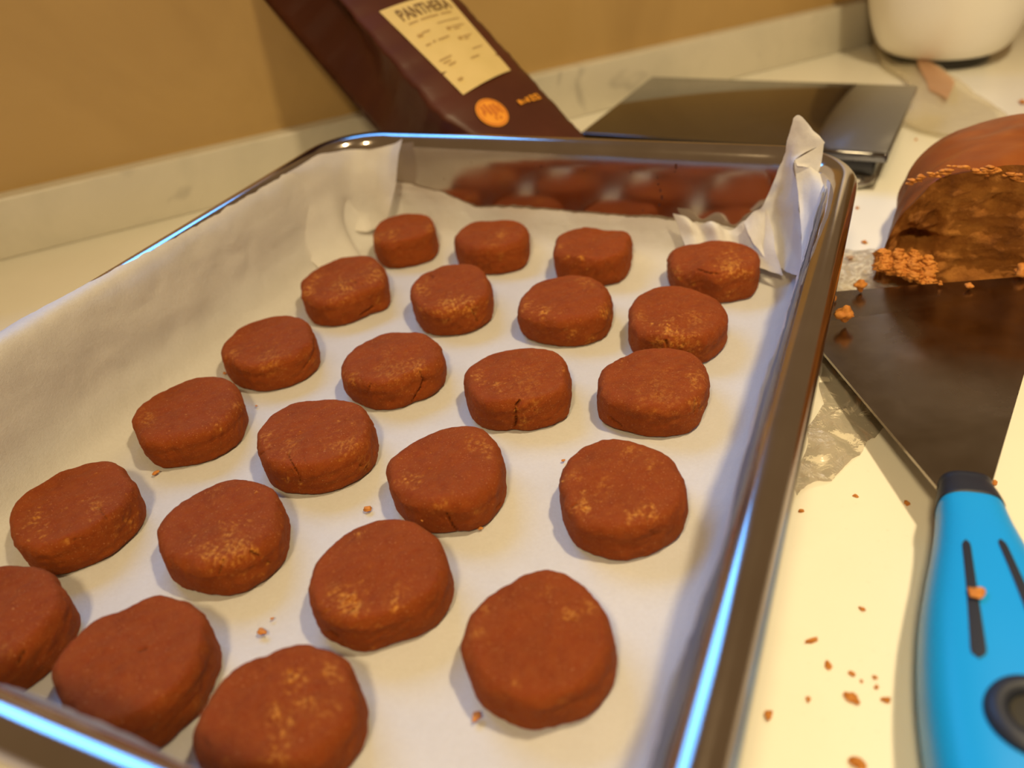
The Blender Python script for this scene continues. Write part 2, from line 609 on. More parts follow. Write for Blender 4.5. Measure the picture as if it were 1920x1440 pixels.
# inner floor fill
Vl = [tuple(v) for v in V]
prev = list(range(NP))
P0 = V[:NP].copy()
for s in np.linspace(0.97, 0.03, 26):
    idx = list(range(len(Vl), len(Vl) + NP))
    Vl += [(p[0] * s, p[1] * s, 0.0027) for p in P0]
    F += [(prev[(i + 1) % NP], prev[i], idx[i], idx[(i + 1) % NP]) for i in range(NP)]
    prev = idx
Vl.append((0, 0, 0.0027))
F += [(prev[(i + 1) % NP], prev[i], len(Vl) - 1) for i in range(NP)]
V = np.array(Vl)
# undulation: gentle on the floor, larger on walls, creases in the corners
up = smoothstep(0.006, 0.03, V[:, 2])
n1 = fbm(V, 9, 0, 3) * 0.00055 * (0.06 + up) + np.abs(fbm(V, 22, 2, 2)) * 0.00030 * up
nrm = np.c_[-np.sign(V[:, 0]) * smoothstep(0.10, 0.115, np.abs(V[:, 0])), -np.sign(V[:, 1]) * smoothstep(0.135, 0.15, np.abs(V[:, 1])), np.full(len(V), 0.35)]
over = (V[:, 2] > 0.0535)
V += nrm * np.abs(n1)[:, None]
V[over, 2] += 0.0002
liner = mesh('parchment_liner', V, [f[::-1] for f in F], MAT_PAPER)
tag(liner, 'white parchment paper lining the steel pan under the cookies, its corners folded up', 'baking paper')

# left corner flap: curls off the far wall
def sheet(name, pts_grid, mat, parent=None, n=10, amp=0.0, freq=40, k=0):
    """bilinear/catmull surface through a coarse grid of points"""
    G = np.array(pts_grid, float)
    rows = [catmull(r, n) for r in G]
    cols = np.array(rows)
    out = np.array([catmull(cols[:, j], n) for j in range(cols.shape[1])])
    nu, nv = out.shape[1], out.shape[0]
    P = out.reshape(-1, 3)
    if amp:
        P = P + np.c_[fbm(P, freq, k), fbm(P, freq, k + 1), fbm(P, freq, k + 2)] * amp
    return mesh(name, P, grid_faces(nu, nv), mat, parent)
farP, farN = (0, 0.1525, 0), (0, 1, 0)
def fp(px, py, y):
    return at_plane((px, py), (0, y, 0), (0, 1, 0))
flapL = [
    [(-0.1240, 0.095, 0.0535), (-0.1210, 0.122, 0.0553), fp(655, 281, 0.146), fp(700, 279, 0.1515), fp(738, 270, 0.1535), fp(754, 261, 0.1525)],
    [(-0.1235, 0.095, 0.044), (-0.1195, 0.122, 0.044), fp(655, 320, 0.142), fp(698, 322, 0.1475), fp(725, 318, 0.148), fp(746, 312, 0.1465)],
    [(-0.1225, 0.095, 0.029), (-0.1170, 0.120, 0.029), fp(652, 365, 0.139), fp(690, 372, 0.144), fp(715, 370, 0.1440), fp(737, 360, 0.1430)],
    [(-0.1180, 0.095, 0.013), (-0.1120, 0.118, 0.0150), fp(648, 405, 0.136), fp(685, 412, 0.1405), fp(706, 412, 0.1405), fp(726, 405, 0.1400)],
    [(-0.1060, 0.095, 0.0030), (-0.1010, 0.115, 0.0045), fp(645, 432, 0.1315), fp(678, 436, 0.1350), fp(695, 434, 0.1370), fp(719, 419, 0.1385)]]
sheet('corner_flap', flapL, MAT_PAPER, liner, 8, 0.00025, 30, 1)

# right corner: upright folded ear and crumpled pocket
dgN = np.array([1, 0.8, 0]) / math.hypot(1, 0.8)
def ep(px, py, y):
    return at_plane((px, py), (0, y, 0), (0, 1, 0))
ear = [
    [ep(1487, 222, .1500), ep(1494, 215, .1500), ep(1503, 219, .1500), ep(1520, 237, .1500), ep(1534, 251, .1500), ep(1545, 264, .1500)],
    [ep(1480, 255, .1500), ep(1490, 252, .1495), ep(1503, 255, .1490), ep(1519, 262, .1485), ep(1533, 267, .1490), ep(1544, 272, .1495)],
    [ep(1470, 290, .1505), ep(1475, 292, .1500), ep(1480, 295, .1490), ep(1484, 298, .1480), ep(1487, 299, .1470), ep(1490, 300, .1460)],
    [ep(1458, 322, .1500), ep(1466, 328, .1500), ep(1475, 332, .1490), ep(1483, 335, .1475), ep(1489, 337, .1455), ep(1494, 339, .1430)],
    [ep(1444, 358, .1490), ep(1455, 368, .1495), ep(1467, 374, .1480), ep(1480, 380, .1450), ep(1491, 384, .1410), ep(1498, 386, .1360)],
    [ep(1430, 388, .1475), ep(1445, 402, .1480), ep(1462, 412, .1470), ep(1478, 420, .1430), ep(1491, 428, .1370), ep(1502, 432, .1240)],
    [ep(1412, 402, .1470), ep(1430, 430, .1440), ep(1450, 450, .1440), ep(1472, 464, .1400), ep(1490, 474, .1300), ep(1505, 480, .0980)],
    [ep(1394, 416, .1465), ep(1408, 450, .1400), ep(1430, 480, .1370), ep(1458, 500, .1340), ep(1481, 512, .1200), ep(1503, 522, .0640)]]
sheet('corner_ear', ear, MAT_PAPER, liner, 7, 0.0002, 60, 2)
facet = [
    [ep(1545, 266, .1485), ep(1530, 277, .1475), ep(1510, 289, .1460), ep(1490, 300, .1445)],
    [ep(1543, 285, .1480), ep(1530, 291, .1470), ep(1512, 298, .1455), ep(1492, 305, .1440)],
    [ep(1540, 305, .1470), ep(1528, 306, .1460), ep(1512, 307, .1450), ep(1494, 309, .1435)],
    [ep(1537, 325, .1450), ep(1524, 318, .1450), ep(1510, 313, .1440), ep(1495, 311, .1430)]]
sheet('folded_facet', facet, MAT_PAPER, liner, 6)
def sr(q, z):
    return at_z(q, z)
strip = [
    [ep(1489, 303, .1450), ep(1505, 306, .1455), ep(1520, 313, .1450), ep(1537, 325, .1440), ep(1548, 333, .1420), sr((1558, 343), .0575)],
    [ep(1494, 345, .1420), ep(1507, 350, .1410), ep(1522, 356, .1380), ep(1536, 364, .1320), ep(1546, 373, .1240), sr((1552, 380), .0570)],
    [ep(1499, 390, .1350), ep(1509, 396, .1330), ep(1520, 402, .1280), ep(1530, 408, .1180), ep(1537, 414, .1080), sr((1541, 420), .0560)],
    [ep(1502, 435, .1220), ep(1508, 440, .1180), ep(1514, 446, .1120), ep(1519, 452, .1020), ep(1523, 458, .0900), sr((1526, 463), .0550)],
    [ep(1503, 480, .0960), ep(1505, 484, .0920), ep(1508, 488, .0860), ep(1510, 492, .0780), ep(1512, 496, .0720), sr((1513, 500), .0540)],
    [ep(1497, 524, .0620), ep(1498, 526, .0600), ep(1499, 528, .0580), ep(1500, 530, .0560), ep(1501, 532, .0540), sr((1502, 534), .0535)]]
sheet('corner_fold_strip', strip, MAT_PAPER, liner, 7, 0.0001, 50, 3)
# crumple low on the far wall at the right: small tents of paper
def tent(name, pts):
    V = [p for p in pts]
    return V
cr = [
    [fp(1262, 402, 0.1505), fp(1286, 407, 0.1500), fp(1308, 420, 0.1503), fp(1334, 414, 0.1490), fp(1356, 427, 0.1500), fp(1376, 431, 0.1502), fp(1400, 412, 0.1495), fp(1434, 386, 0.1490)],
    [fp(1270, 420, 0.1495), fp(1294, 422, 0.1478), fp(1314, 434, 0.1490), fp(1338, 424, 0.1465), fp(1362, 438, 0.1485), fp(1388, 442, 0.1475), fp(1412, 434, 0.1460), fp(1447, 428, 0.1440)],
    [fp(1278, 444, 0.1470), fp(1300, 444, 0.1458), fp(1320, 452, 0.1465), fp(1345, 446, 0.1440), fp(1372, 458, 0.1450), fp(1398, 466, 0.1430), fp(1425, 470, 0.1400), fp(1455, 474, 0.1350)],
    [fp(1286, 474, 0.1410), fp(1308, 474, 0.1410), fp(1330, 478, 0.1410), fp(1352, 478, 0.1395), fp(1380, 486, 0.1385), fp(1410, 496, 0.1360), fp(1440, 506, 0.1320), fp(1468, 517, 0.1275)]]
sheet('crumpled_corner', cr, MAT_PAPER, liner, 6, 0.0002, 60, 4)

# ------------------------------------------------------------------ cookies
CK={
 'A1':[(700,449),(705,436),(722,417),(750,406),(787,406),(810,417),(816,435),(819,462),(812,477),(792,487),(765,494),(737,496),(717,489),(706,475),(702,460)],
 'A2':[(854,451),(865,432),(885,419),(922,419),(952,417),(977,425),(992,442),(992,472),(984,495),(960,506),(925,510),(900,509),(870,497),(857,480)],
 'A3':[(1041,460),(1065,441),(1102,433),(1127,439),(1145,441),(1165,441),(1180,445),(1184,457),(1182,482),(1177,505),(1162,525),(1140,532),(1095,530),(1057,522),(1042,512),(1039,497),(1041,477)],
 'A4':[(1249,492),(1260,477),(1285,465),(1307,462),(1325,454),(1352,455),(1387,460),(1412,475),(1423,490),(1423,507),(1420,532),(1410,549),(1392,552),(1370,562),(1345,565),(1315,555),(1270,541),(1256,525),(1251,507)],
 'B1':[(569,532),(580,519),(607,502),(635,487),(670,482),(700,487),(720,505),(727,532),(731,555),(727,567),(700,577),(675,592),(650,602),(620,607),(595,600),(577,585),(570,560)],
 'B2':[(772,555),(780,537),(807,515),(830,501),(855,498),(885,499),(902,511),(917,535),(924,560),(922,587),(905,607),(880,621),(850,627),(815,625),(790,612),(780,592),(774,572)],
 'B3':[(972,602),(975,585),(985,560),(1002,540),(1030,527),(1055,520),(1090,520),(1117,525),(1130,537),(1142,555),(1147,580),(1145,605),(1132,627),(1105,641),(1062,647),(1030,642),(997,632),(977,617)],
 'B4':[(1180,615),(1185,585),(1197,562),(1220,545),(1242,537),(1277,540),(1320,555),(1347,572),(1360,592),(1364,615),(1355,642),(1337,667),(1317,679),(1275,682),(1225,672),(1195,660),(1185,650),(1180,632)],
 'C1':[(419,657),(435,637),(447,620),(482,605),(527,595),(555,600),(575,610),(592,635),(600,660),(599,680),(575,705),(540,722),(500,729),(462,722),(437,707),(422,685)],
 'C2':[(641,702),(650,677),(670,655),(690,642),(707,627),(730,622),(765,625),(800,635),(825,652),(836,680),(834,707),(815,730),(790,742),(775,746),(762,757),(727,765),(700,760),(665,745),(645,722)],
 'C3':[(871,712),(885,695),(915,672),(945,660),(980,652),(1020,656),(1050,667),(1066,690),(1071,715),(1068,732),(1069,760),(1055,780),(1020,795),(985,804),(965,799),(942,804),(910,797),(885,772),(875,745)],
 'C4':[(1120,747),(1124,720),(1140,692),(1172,670),(1200,654),(1235,650),(1272,657),(1305,672),(1325,695),(1330,720),(1327,750),(1317,777),(1290,807),(1250,817),(1210,815),(1172,802),(1140,790),(1124,770)],
 'D1':[(251,792),(257,777),(280,752),(317,732),(352,715),(390,711),(415,716),(450,737),(459,760),(462,790),(452,820),(425,847),(380,865),(337,870),(297,868),(277,860),(267,840),(257,817)],
 'D2':[(481,825),(490,812),(507,790),(537,770),(562,757),(600,754),(645,759),(680,772),(700,797),(708,827),(706,855),(690,880),(655,905),(620,920),(580,924),(535,915),(507,900),(495,872),(485,847)],
 'D3':[(727,885),(732,870),(752,855),(775,837),(805,822),(830,810),(870,803),(902,807),(922,822),(937,842),(945,872),(947,905),(941,935),(927,965),(900,989),(857,995),(830,998),(790,989),(760,972),(740,940),(730,912)],
 'D4':[(1051,920),(1055,887),(1067,862),(1092,840),(1120,827),(1152,824),(1187,831),(1222,845),(1255,865),(1275,897),(1288,937),(1285,970),(1278,994),(1252,1019),(1207,1042),(1160,1048),(1118,1038),(1089,1026),(1067,997),(1054,955)],
 'E1':[(22,980),(27,955),(47,930),(75,910),(105,890),(150,876),(207,872),(235,882),(250,910),(265,930),(269,955),(261,980),(240,1010),(215,1032),(170,1055),(130,1070),(95,1072),(65,1060),(37,1035),(25,1007)],
 'E2':[(297,1010),(302,987),(320,962),(355,937),(390,917),(422,906),(455,905),(480,912),(505,919),(525,935),(536,962),(540,1002),(537,1040),(522,1066),(491,1091),(448,1111),(409,1115),(366,1102),(327,1083),(306,1048)],
 'E3':[(582,1113),(589,1076),(621,1032),(652,1004),(676,989),(706,975),(744,974),(778,982),(805,1001),(829,1032),(846,1069),(848,1106),(836,1144),(805,1176),(757,1202),(706,1217),(662,1217),(631,1202),(597,1175),(587,1147)],
 'E4':[(872,1200),(877,1170),(892,1145),(920,1120),(950,1100),(977,1077),(1010,1069),(1050,1071),(1077,1087),(1100,1112),(1125,1140),(1142,1167),(1151,1200),(1154,1235),(1147,1272),(1130,1315),(1102,1342),(1060,1357),(1017,1369),(980,1365),(945,1350),(915,1330),(890,1295),(875,1252)],
 'F1':[(-100,1220),(-95,1150),(-60,1090),(-25,1071),(15,1064),(50,1067),(87,1076),(112,1090),(127,1115),(142,1145),(140,1170),(125,1205),(100,1237),(62,1272),(30,1297),(7,1312),(-30,1322),(-70,1295)],
 'F2':[(103,1262),(110,1245),(135,1210),(170,1177),(200,1160),(225,1155),(257,1140),(287,1125),(312,1121),(345,1137),(375,1152),(397,1175),(407,1200),(410,1237),(400,1270),(382,1310),(372,1337),(335,1372),(310,1397),(262,1412),(232,1412),(180,1386),(142,1352),(112,1311)],
 'F3':[(369,1413),(373,1380),(385,1341),(404,1312),(427,1280),(451,1257),(476,1244),(511,1234),(534,1223),(556,1217),(583,1217),(602,1226),(622,1232),(655,1251),(672,1275),(682,1308),(688,1343),(686,1380),(674,1411),(659,1432),(620,1470),(560,1490),(490,1492),(420,1475),(380,1445)],
}

TH = {'A': 0.0155, 'B': 0.0145, 'C': 0.0140, 'D': 0.0140, 'E': 0.0140, 'F': 0.0145}
ZB = 0.0032
CRACKS = {   # polylines in the picture frame, width in mm, depth in mm
 'A3': [([(1088, 480), (1091, 490)], 1.0, -0.5)],
 'A4': [([(1308, 506), (1330, 513), (1348, 514)], 0.9, 0.9)],
 'B1': [([(660, 526), (668, 529)], 0.7, 0.9), ([(678, 532), (686, 538)], 0.7, 1.0), ([(700, 575), (675, 592)], 0.8, 1.2), ([(628, 540), (631, 543)], .5, .6)],
 'B2': [([(875, 573), (884, 580), (890, 590), (897, 605)], 0.6, 1.2), ([(886, 583), (898, 580)], 0.5, 0.7), ([(805, 512), (811, 518)], 0.9, 1.2)],
 'B3': [([(1131, 580), (1134, 592)], 0.6, 0.8), ([(1124, 530), (1130, 540)], 0.8, 0.8)],
 'B4': [([(1248, 640), (1250, 650)], 1.1, 1.8), ([(1243, 615), (1252, 628), (1255, 640)], 0.6, 0.6), ([(1280, 645), (1286, 654)], 0.6, 0.7), ([(1236, 598), (1246, 598)], .5, .5)],
 'C1': [([(589, 636), (590, 655), (584, 670), (570, 690)], 0.7, 0.6)],
 'C2': [([(789, 697), (795, 712), (789, 728), (779, 744), (772, 752)], 0.7, 1.5), ([(793, 708), (798, 714)], 0.8, 1.2), ([(694, 720), (690, 731), (687, 742)], 0.45, 1.0)],
 'C3': [([(974, 752), (967, 762), (966, 775), (968, 788), (965, 800)], 0.9, 2.0), ([(992, 760), (998, 768), (1005, 770)], 0.5, 0.6), ([(915, 683), (919, 684)], .5, .6)],
 'C4': [([(1287, 705), (1292, 714), (1301, 722)], 0.45, 0.8), ([(1304, 752), (1303, 764), (1303, 776)], 0.5, 0.8), ([(1143, 782), (1155, 792), (1165, 800)], 0.9, 0.9)],
 'D2': [([(539, 848), (542, 862), (553, 879), (561, 892), (563, 901)], 0.5, 1.3), ([(487, 853), (497, 845), (506, 841)], 0.5, 0.7), ([(570, 855), (572, 866)], 0.4, 0.6), ([(646, 787), (657, 786)], 0.45, 0.6), ([(675, 872), (686, 876), (690, 880)], 0.5, 0.8)],
 'D3': [([(837, 963), (843, 973), (849, 985), (857, 994)], 0.6, 1.4), ([(812, 920), (809, 928)], 0.4, 0.5), ([(932, 952), (938, 945)], 0.6, 0.7)],
 'D4': [([(1070, 952), (1077, 947), (1084, 942)], 0.7, 1.0), ([(1213, 965), (1214, 974)], 0.6, 0.8), ([(1221, 996), (1228, 1002)], 0.5, 0.7)],
 'E1': [([(186, 951), (193, 962), (202, 972)], 0.9, 0.9), ([(136, 1014), (143, 1010)], .7, .7)],
 'E2': [([(420, 1052), (415, 1064), (411, 1076)], 0.8, 1.0), ([(472, 1036), (486, 1043)], 1.0, 1.4), ([(496, 1052), (506, 1054)], .7, .8)],
 'E3': [([(653, 1149), (663, 1143)], 0.8, 0.9), ([(618, 1186), (632, 1196)], 1.2, 1.2), ([(764, 980), (772, 986)], 0.8, 0.8)],
 'E4': [([(1060, 1163), (1076, 1160)], 0.6, 0.7)],
 'F1': [([(35, 1245), (45, 1225)], 1.0, 1.0)],
 'F2': [([(262, 1220), (273, 1214)], 1.0, 0.8)],
 'F3': [([(380, 1380), (390, 1400)], 0.8, 0.5)],
}
PALE = {
 'A1': [(735, 441, 9, .5), (706, 447, 8, .7), (808, 430, 6, .5)], 'A2': [(918, 457, 7, .5), (940, 443, 8, .5), (940, 482, 3, 1)],
 'A3': [(1090, 484, 4, 1.3), (1065, 481, 3, 1), (1050, 464, 4, .6)], 'A4': [(1368, 497, 16, .8), (1395, 508, 10, .6), (1268, 508, 8, .5), (1370, 552, 8, .7), (1273, 523, 3, 1), (1300, 533, 3, 1)],
 'B1': [(578, 545, 9, .8), (590, 520, 9, .5), (645, 540, 16, .7), (705, 515, 13, .7), (690, 528, 8, .6), (708, 564, 3, 1)],
 'B2': [(850, 574, 15, 1.0), (880, 578, 12, .9), (836, 568, 8, .7), (789, 538, 11, .6), (787, 580, 3, 1.2), (833, 603, 5, .6)],
 'B3': [(1019, 586, 9, 1.0), (1136, 587, 8, .9), (985, 575, 8, .5), (1072, 625, 8, .5), (1107, 639, 7, .8), (1100, 530, 10, .4)],
 'B4': [(1253, 622, 12, 1.0), (1275, 640, 20, .7), (1237, 640, 10, .7), (1200, 594, 8, .4), (1300, 600, 14, .4)],
 'C1': [(440, 661, 8, .5), (505, 676, 20, .35), (585, 675, 8, .3)], 'C2': [(660, 712, 10, .5), (740, 695, 22, .35), (783, 690, 12, .5)],
 'C3': [(899, 705, 7, .8), (937, 721, 6, .7), (968, 770, 5, .9), (980, 790, 10, .5), (1000, 762, 10, .4), (1055, 692, 7, .5), (985, 720, 30, .2)],
 'C4': [(1305, 712, 13, .6), (1303, 757, 9, .7), (1238, 740, 30, .25)], 'D1': [(406, 796, 8, .8), (440, 760, 10, .4), (275, 785, 12, .35)],
 'D2': [(495, 822, 10, .5), (650, 835, 22, .5), (540, 835, 14, .4), (541, 899, 4, .9), (563, 909, 4, .9), (687, 872, 10, .4)],
 'D3': [(765, 896, 11, .8), (900, 830, 16, .4), (915, 842, 8, .6), (830, 950, 12, .4), (898, 955, 6, .6)],
 'D4': [(1096, 950, 13, .9), (1216, 958, 13, .9), (1186, 962, 10, .8), (1180, 845, 14, .35), (1220, 870, 10, .5), (1075, 890, 10, .4), (1130, 910, 12, .3)],
 'E1': [(66, 975, 12, .8), (178, 948, 12, .5), (245, 980, 8, .6), (125, 1018, 8, .5), (215, 995, 8, .4)],
 'E2': [(440, 1028, 26, .8), (395, 1038, 18, .7), (475, 1036, 10, .9), (490, 1080, 5, .6), (400, 915, 10, .3)],
 'E3': [(655, 1132, 20, .9), (741, 1122, 12, .9), (745, 1140, 10, .8), (630, 1110, 12, .4), (668, 998, 9, .6)],
 'E4': [(1025, 1110, 7, .7), (1068, 1150, 12, .6), (1108, 1138, 12, .5), (910, 1140, 10, .4), (893, 1190, 12, .35), (1055, 1315, 6, .5), (965, 1280, 6, .5)],
 'F2': [(300, 1300, 8, .5), (375, 1320, 8, .4)], 'F1': [(10, 1220, 14, .25)],
 'F3': [(552, 1268, 14, .8), (620, 1258, 14, .6), (566, 1322, 14, .8), (515, 1340, 12, .8), (546, 1352, 9, .8), (528, 1385, 12, .8), (520, 1420, 14, .8), (628, 1325, 10, .6), (590, 1330, 14, .4)],
}
LBL = {
 'A1': 'raw brown cookie dough round in the far left corner of the pan, smallest of all',
 'A2': 'thick cookie dough round second from left in the farthest row, flat topped',
 'A3': 'cookie dough round third in the farthest row with a dipped top and pale side chip',
 'A4': 'lumpy cookie dough round in the far right corner beside the folded paper ear',
 'B1': 'oval cookie dough round at the left of the second farthest row, its front base undercut',
 'B2': 'cookie dough round in second farthest row with a pale cracked front edge',
 'B3': 'cookie dough round in second farthest row with small pale nicks left and right',
 'B4': 'cookie dough round near the right wall with a dark pit in its crumbly front',
 'C1': 'smooth cookie dough round at the left of the third row from the back',
 'C2': 'cookie dough round split by a fold in its right front, third row from the back',
 'C3': 'cookie dough round with one deep vertical crack in the middle of its front side',
 'C4': 'smooth cookie dough round at right of third row with chipped right edge',
 'D1': 'oval cookie dough round at left of the fourth row with one pale front spot',
 'D2': 'cookie dough round with a thin slanting crack at left and a glossy right side',
 'D3': 'triangular cookie dough round in the middle of the pan with a crumb on its front',
 'D4': 'nearly round cookie dough disc at the right with two pale crumbly spots in front',
 'E1': 'oval cookie dough round at the far left of the fifth row, tapering at its right',
 'E2': 'cookie dough round with a broad orange scuffed band along its front edge',
 'E3': 'large cookie dough round in the fifth row with a bright short streak in front',
 'E4': 'large rounded triangular cookie dough disc nearest the right front of the pan',
 'F1': 'cookie dough round at the left front, cut off by the picture edge',
 'F2': 'many-cornered cookie dough round next to the near rim, second in the nearest row',
 'F3': 'largest and nearest cookie dough round with a pale branching scuff on top',
}

def seg_dist(Q, a, b):
    a = np.array(a, float); b = np.array(b, float)
    ab = b - a
    t = np.clip(((Q - a) @ ab) / (ab @ ab), 0, 1)
    return np.linalg.norm(Q - (a + t[:, None] * ab), axis=1)

def cookie(key, pts, idx):
    pts = np.array(pts, float)
    T = TH[key[0]]
    c = pts.mean(0)
    cw = at_z(c, ZB)
    b = project(cw + np.array([0, 0, 0.01])) - c
    b /= np.linalg.norm(b)
    s = (pts - c) @ b
    s = s / np.abs(s).max()
    zz = ZB + T * (0.47 + 0.36 * s)
    w = np.array([at_z(q, z) for q, z in zip(pts, zz)])[:, :2]
    cen = w.mean(0)
    d = w - cen
    ang = np.arctan2(d[:, 1], d[:, 0])
    rad = np.hypot(d[:, 0], d[:, 1])
    o = np.argsort(ang)
    NU = 260 if key[0] in 'BCDE' else 200
    th = np.linspace(-math.pi, math.pi, NU, endpoint=False)
    R = np.interp(th, np.r_[ang[o][-1] - 2 * math.pi, ang[o], ang[o][0] + 2 * math.pi], np.r_[rad[o][-1], rad[o], rad[o][0]])
    sg = NU / 90
    kx = np.arange(-int(4 * sg), int(4 * sg) + 1)
    kk = np.exp(-kx ** 2 / (2 * sg ** 2)); kk /= kk.sum()
    R = np.real(np.fft.ifft(np.fft.fft(R) * np.fft.fft(np.roll(np.r_[kk, np.zeros(NU - len(kk))], -int(4 * sg)))))
    # profile
    rho, zz = [], []
    for a in np.linspace(0, math.pi / 2, 9)[:-1]:        # underside to lower side
        rho.append(math.sin(a) ** 0.35 if a > 0 else 0); zz.append(0.10 * (1 - math.cos(a) ** 0.6 if a < math.pi / 2 else 1))
    rho = [0, 0.4, 0.75, 0.90, 0.945, 0.968, 0.982]
    zz = [0, 0, 0, 0.0, 0.015, 0.05, 0.10]
    for t in np.linspace(0.16, 0.62, 13):
        rho.append(0.986 + 0.016 * math.sin((t - 0.1) / 0.62 * math.pi)); zz.append(t)
    rt = 0.235 + 0.04 * math.sin(idx * 2.3)
    for a in np.linspace(0.08, 1, 14):
        aa = a * math.pi / 2
        rho.append(0.998 - rt * 0.78 * (1 - math.cos(aa))); zz.append(0.62 + 0.345 * math.sin(aa))
    r_end, z_end = rho[-1], zz[-1]
    for t in np.linspace(1, 0, 26)[1:]:
        rho.append(r_end * t); zz.append(z_end + (1 - z_end) * (1 - t ** 2) * 0.6)
    rho = np.array(rho); zz = np.array(zz)
    NV = len(rho)
    TT, RR = np.meshgrid(th, rho)
    _, ZZ = np.meshgrid(th, zz)
    Rg = np.broadcast_to(R, RR.shape)
    # the inner rings approach a rounder outline
    Rm = R.mean()
    X = cen[0] + np.cos(TT) * (Rg * RR)
    Y = cen[1] + np.sin(TT) * (Rg * RR)
    Z = ZB + ZZ * T
    P = np.stack([X.ravel(), Y.ravel(), Z.ravel()], 1)
    # low undulation of the top, uneven rounding
    off = idx * 0.37
    Pn = P + off
    topw = np.clip((P[:, 2] - ZB) / T - 0.3, 0, 1)
    P[:, 2] += fbm(Pn, 28, idx % 5, 2) * 0.00038 * topw
    if key == 'A3':
        P[:, 2] -= 0.0016 * np.exp(-((P[:, 0] - cen[0] - 0.004) ** 2 + (P[:, 1] - cen[1] - 0.010) ** 2) / 0.008 ** 2) * topw
    if key == 'A4':
        P[:, 2] -= 0.0022 * smoothstep(cen[0] - 0.002, cen[0] - 0.012, P[:, 0]) * topw if False else 0
        P[:, 2] -= 0.0020 * (1 - smoothstep(cen[0] - 0.012, cen[0] - 0.001, P[:, 0])) * topw
    d2 = P[:, :2] - cen
    rr = np.hypot(d2[:, 0], d2[:, 1]) + 1e-9
    dirs = d2 / rr[:, None]
    side = smoothstep(0.6, 0.95, RR.ravel())
    low = fbm(Pn, 60, (idx + 2) % 5, 3) * 0.00022 + fbm(Pn, 260, (idx + 1) % 5, 2) * 0.00007
    P[:, :2] += dirs * (low * side)[:, None]
    P[:, 2] += low * (1 - side) * (RR.ravel() > 0) * (ZZ.ravel() > 0.5) * 0.8
    # cracks, measured in the picture and pushed into the surface (front faces only)
    Q = project(P)
    nrm = np.c_[dirs * side[:, None], (1 - side) + 0.2]
    nrm /= np.linalg.norm(nrm, axis=1)[:, None]
    visible = ((CAMP - P) * nrm).sum(1) > 0
    visible &= ZZ.ravel() > 0.005
    dep = (P - CAMP) @ CF
    ppm = FPX / dep / 1000.0         # pixels per mm
    crack = np.zeros(len(P))
    for line, wd, dp in CRACKS.get(key, []):
        dist = np.full(len(P), 1e9)
        wob = fbm(Pn, 500, idx % 4, 2) * 0.30
        for a_, b_ in zip(line[:-1], line[1:]):
            dist = np.minimum(dist, seg_dist(Q, a_, b_))
        g = np.exp(-((dist / ppm + np.abs(wob) * 0.5) / (wd * 0.55)) ** 2) * visible
        P -= nrm * (g * dp * 0.001)[:, None]
        if dp > 0:
            crack = np.maximum(crack, smoothstep(0.45, 0.95, g) * min(1, dp) * 0.85)
    pale = np.zeros(len(P))
    for x_, y_, r_, a_ in PALE.get(key, []):
        dd = np.hypot(Q[:, 0] - x_ + fbm(Pn, 260, 1, 2) * r_ * 0.30, Q[:, 1] - y_ + fbm(Pn, 260, 4, 2) * r_ * 0.30) / r_
        dd = dd * (1 + 0.25 * fbm(Pn, 420, 2, 2))
        pale = np.maximum(pale, a_ * np.exp(-dd ** 2) * visible)
    rough_ = fbm(Pn, 420, (idx + 3) % 5, 2)
    pale *= smoothstep(-0.9, 0.5, fbm(Pn, 480, (idx + 1) % 5, 2))
    P += nrm * (pale * rough_ * 0.00030 * (ZZ.ravel() > 0.01))[:, None]
    P[:, 2] = np.maximum(P[:, 2], ZB + np.where(ZZ.ravel() <= 0.0, 0, 0.00005))
    # build with single poles
    V = [P[:NU].mean(0)]
    body = P[NU:-NU]
    last = P[-NU:].mean(0)
    nb = len(body) // NU
    F = []
    for i in range(NU):
        F.append((0, 1 + (i + 1) % NU, 1 + i))
    for j in range(nb - 1):
        for i in range(NU):
            a = 1 + j * NU + i; b2 = 1 + j * NU + (i + 1) % NU
            F.append((a, b2, b2 + NU, a + NU))
    topi = 1 + nb * NU
    for i in range(NU):
        a = 1 + (nb - 1) * NU + i; b2 = 1 + (nb - 1) * NU + (i + 1) % NU
        F.append((a, b2, topi))
    VV = np.vstack([V[0][None], body, last[None]])
    base = np.array([cen[0], cen[1], ZB])
    ob = mesh('cookie_dough_round', VV - base, F, MAT_DOUGH)
    ob.location = base
    me = ob.data
    ca = me.color_attributes.new('pale', 'FLOAT_COLOR', 'POINT')
    pv = np.r_[0, pale[NU:-NU], pale[-1]]
    ca.data.foreach_set('color', np.repeat(np.clip(pv, 0, 1)[:, None], 4, 1).ravel())
    at = me.attributes.new('crack', 'FLOAT', 'POINT')
    at.data.foreach_set('value', np.r_[0, crack[NU:-NU], crack[-1]])
    tag(ob, LBL[key], 'cookie dough', 'raw cookie dough rounds in the pan')
    return ob
for i, (k, v) in enumerate(CK.items()):
    cookie(k, v, i)

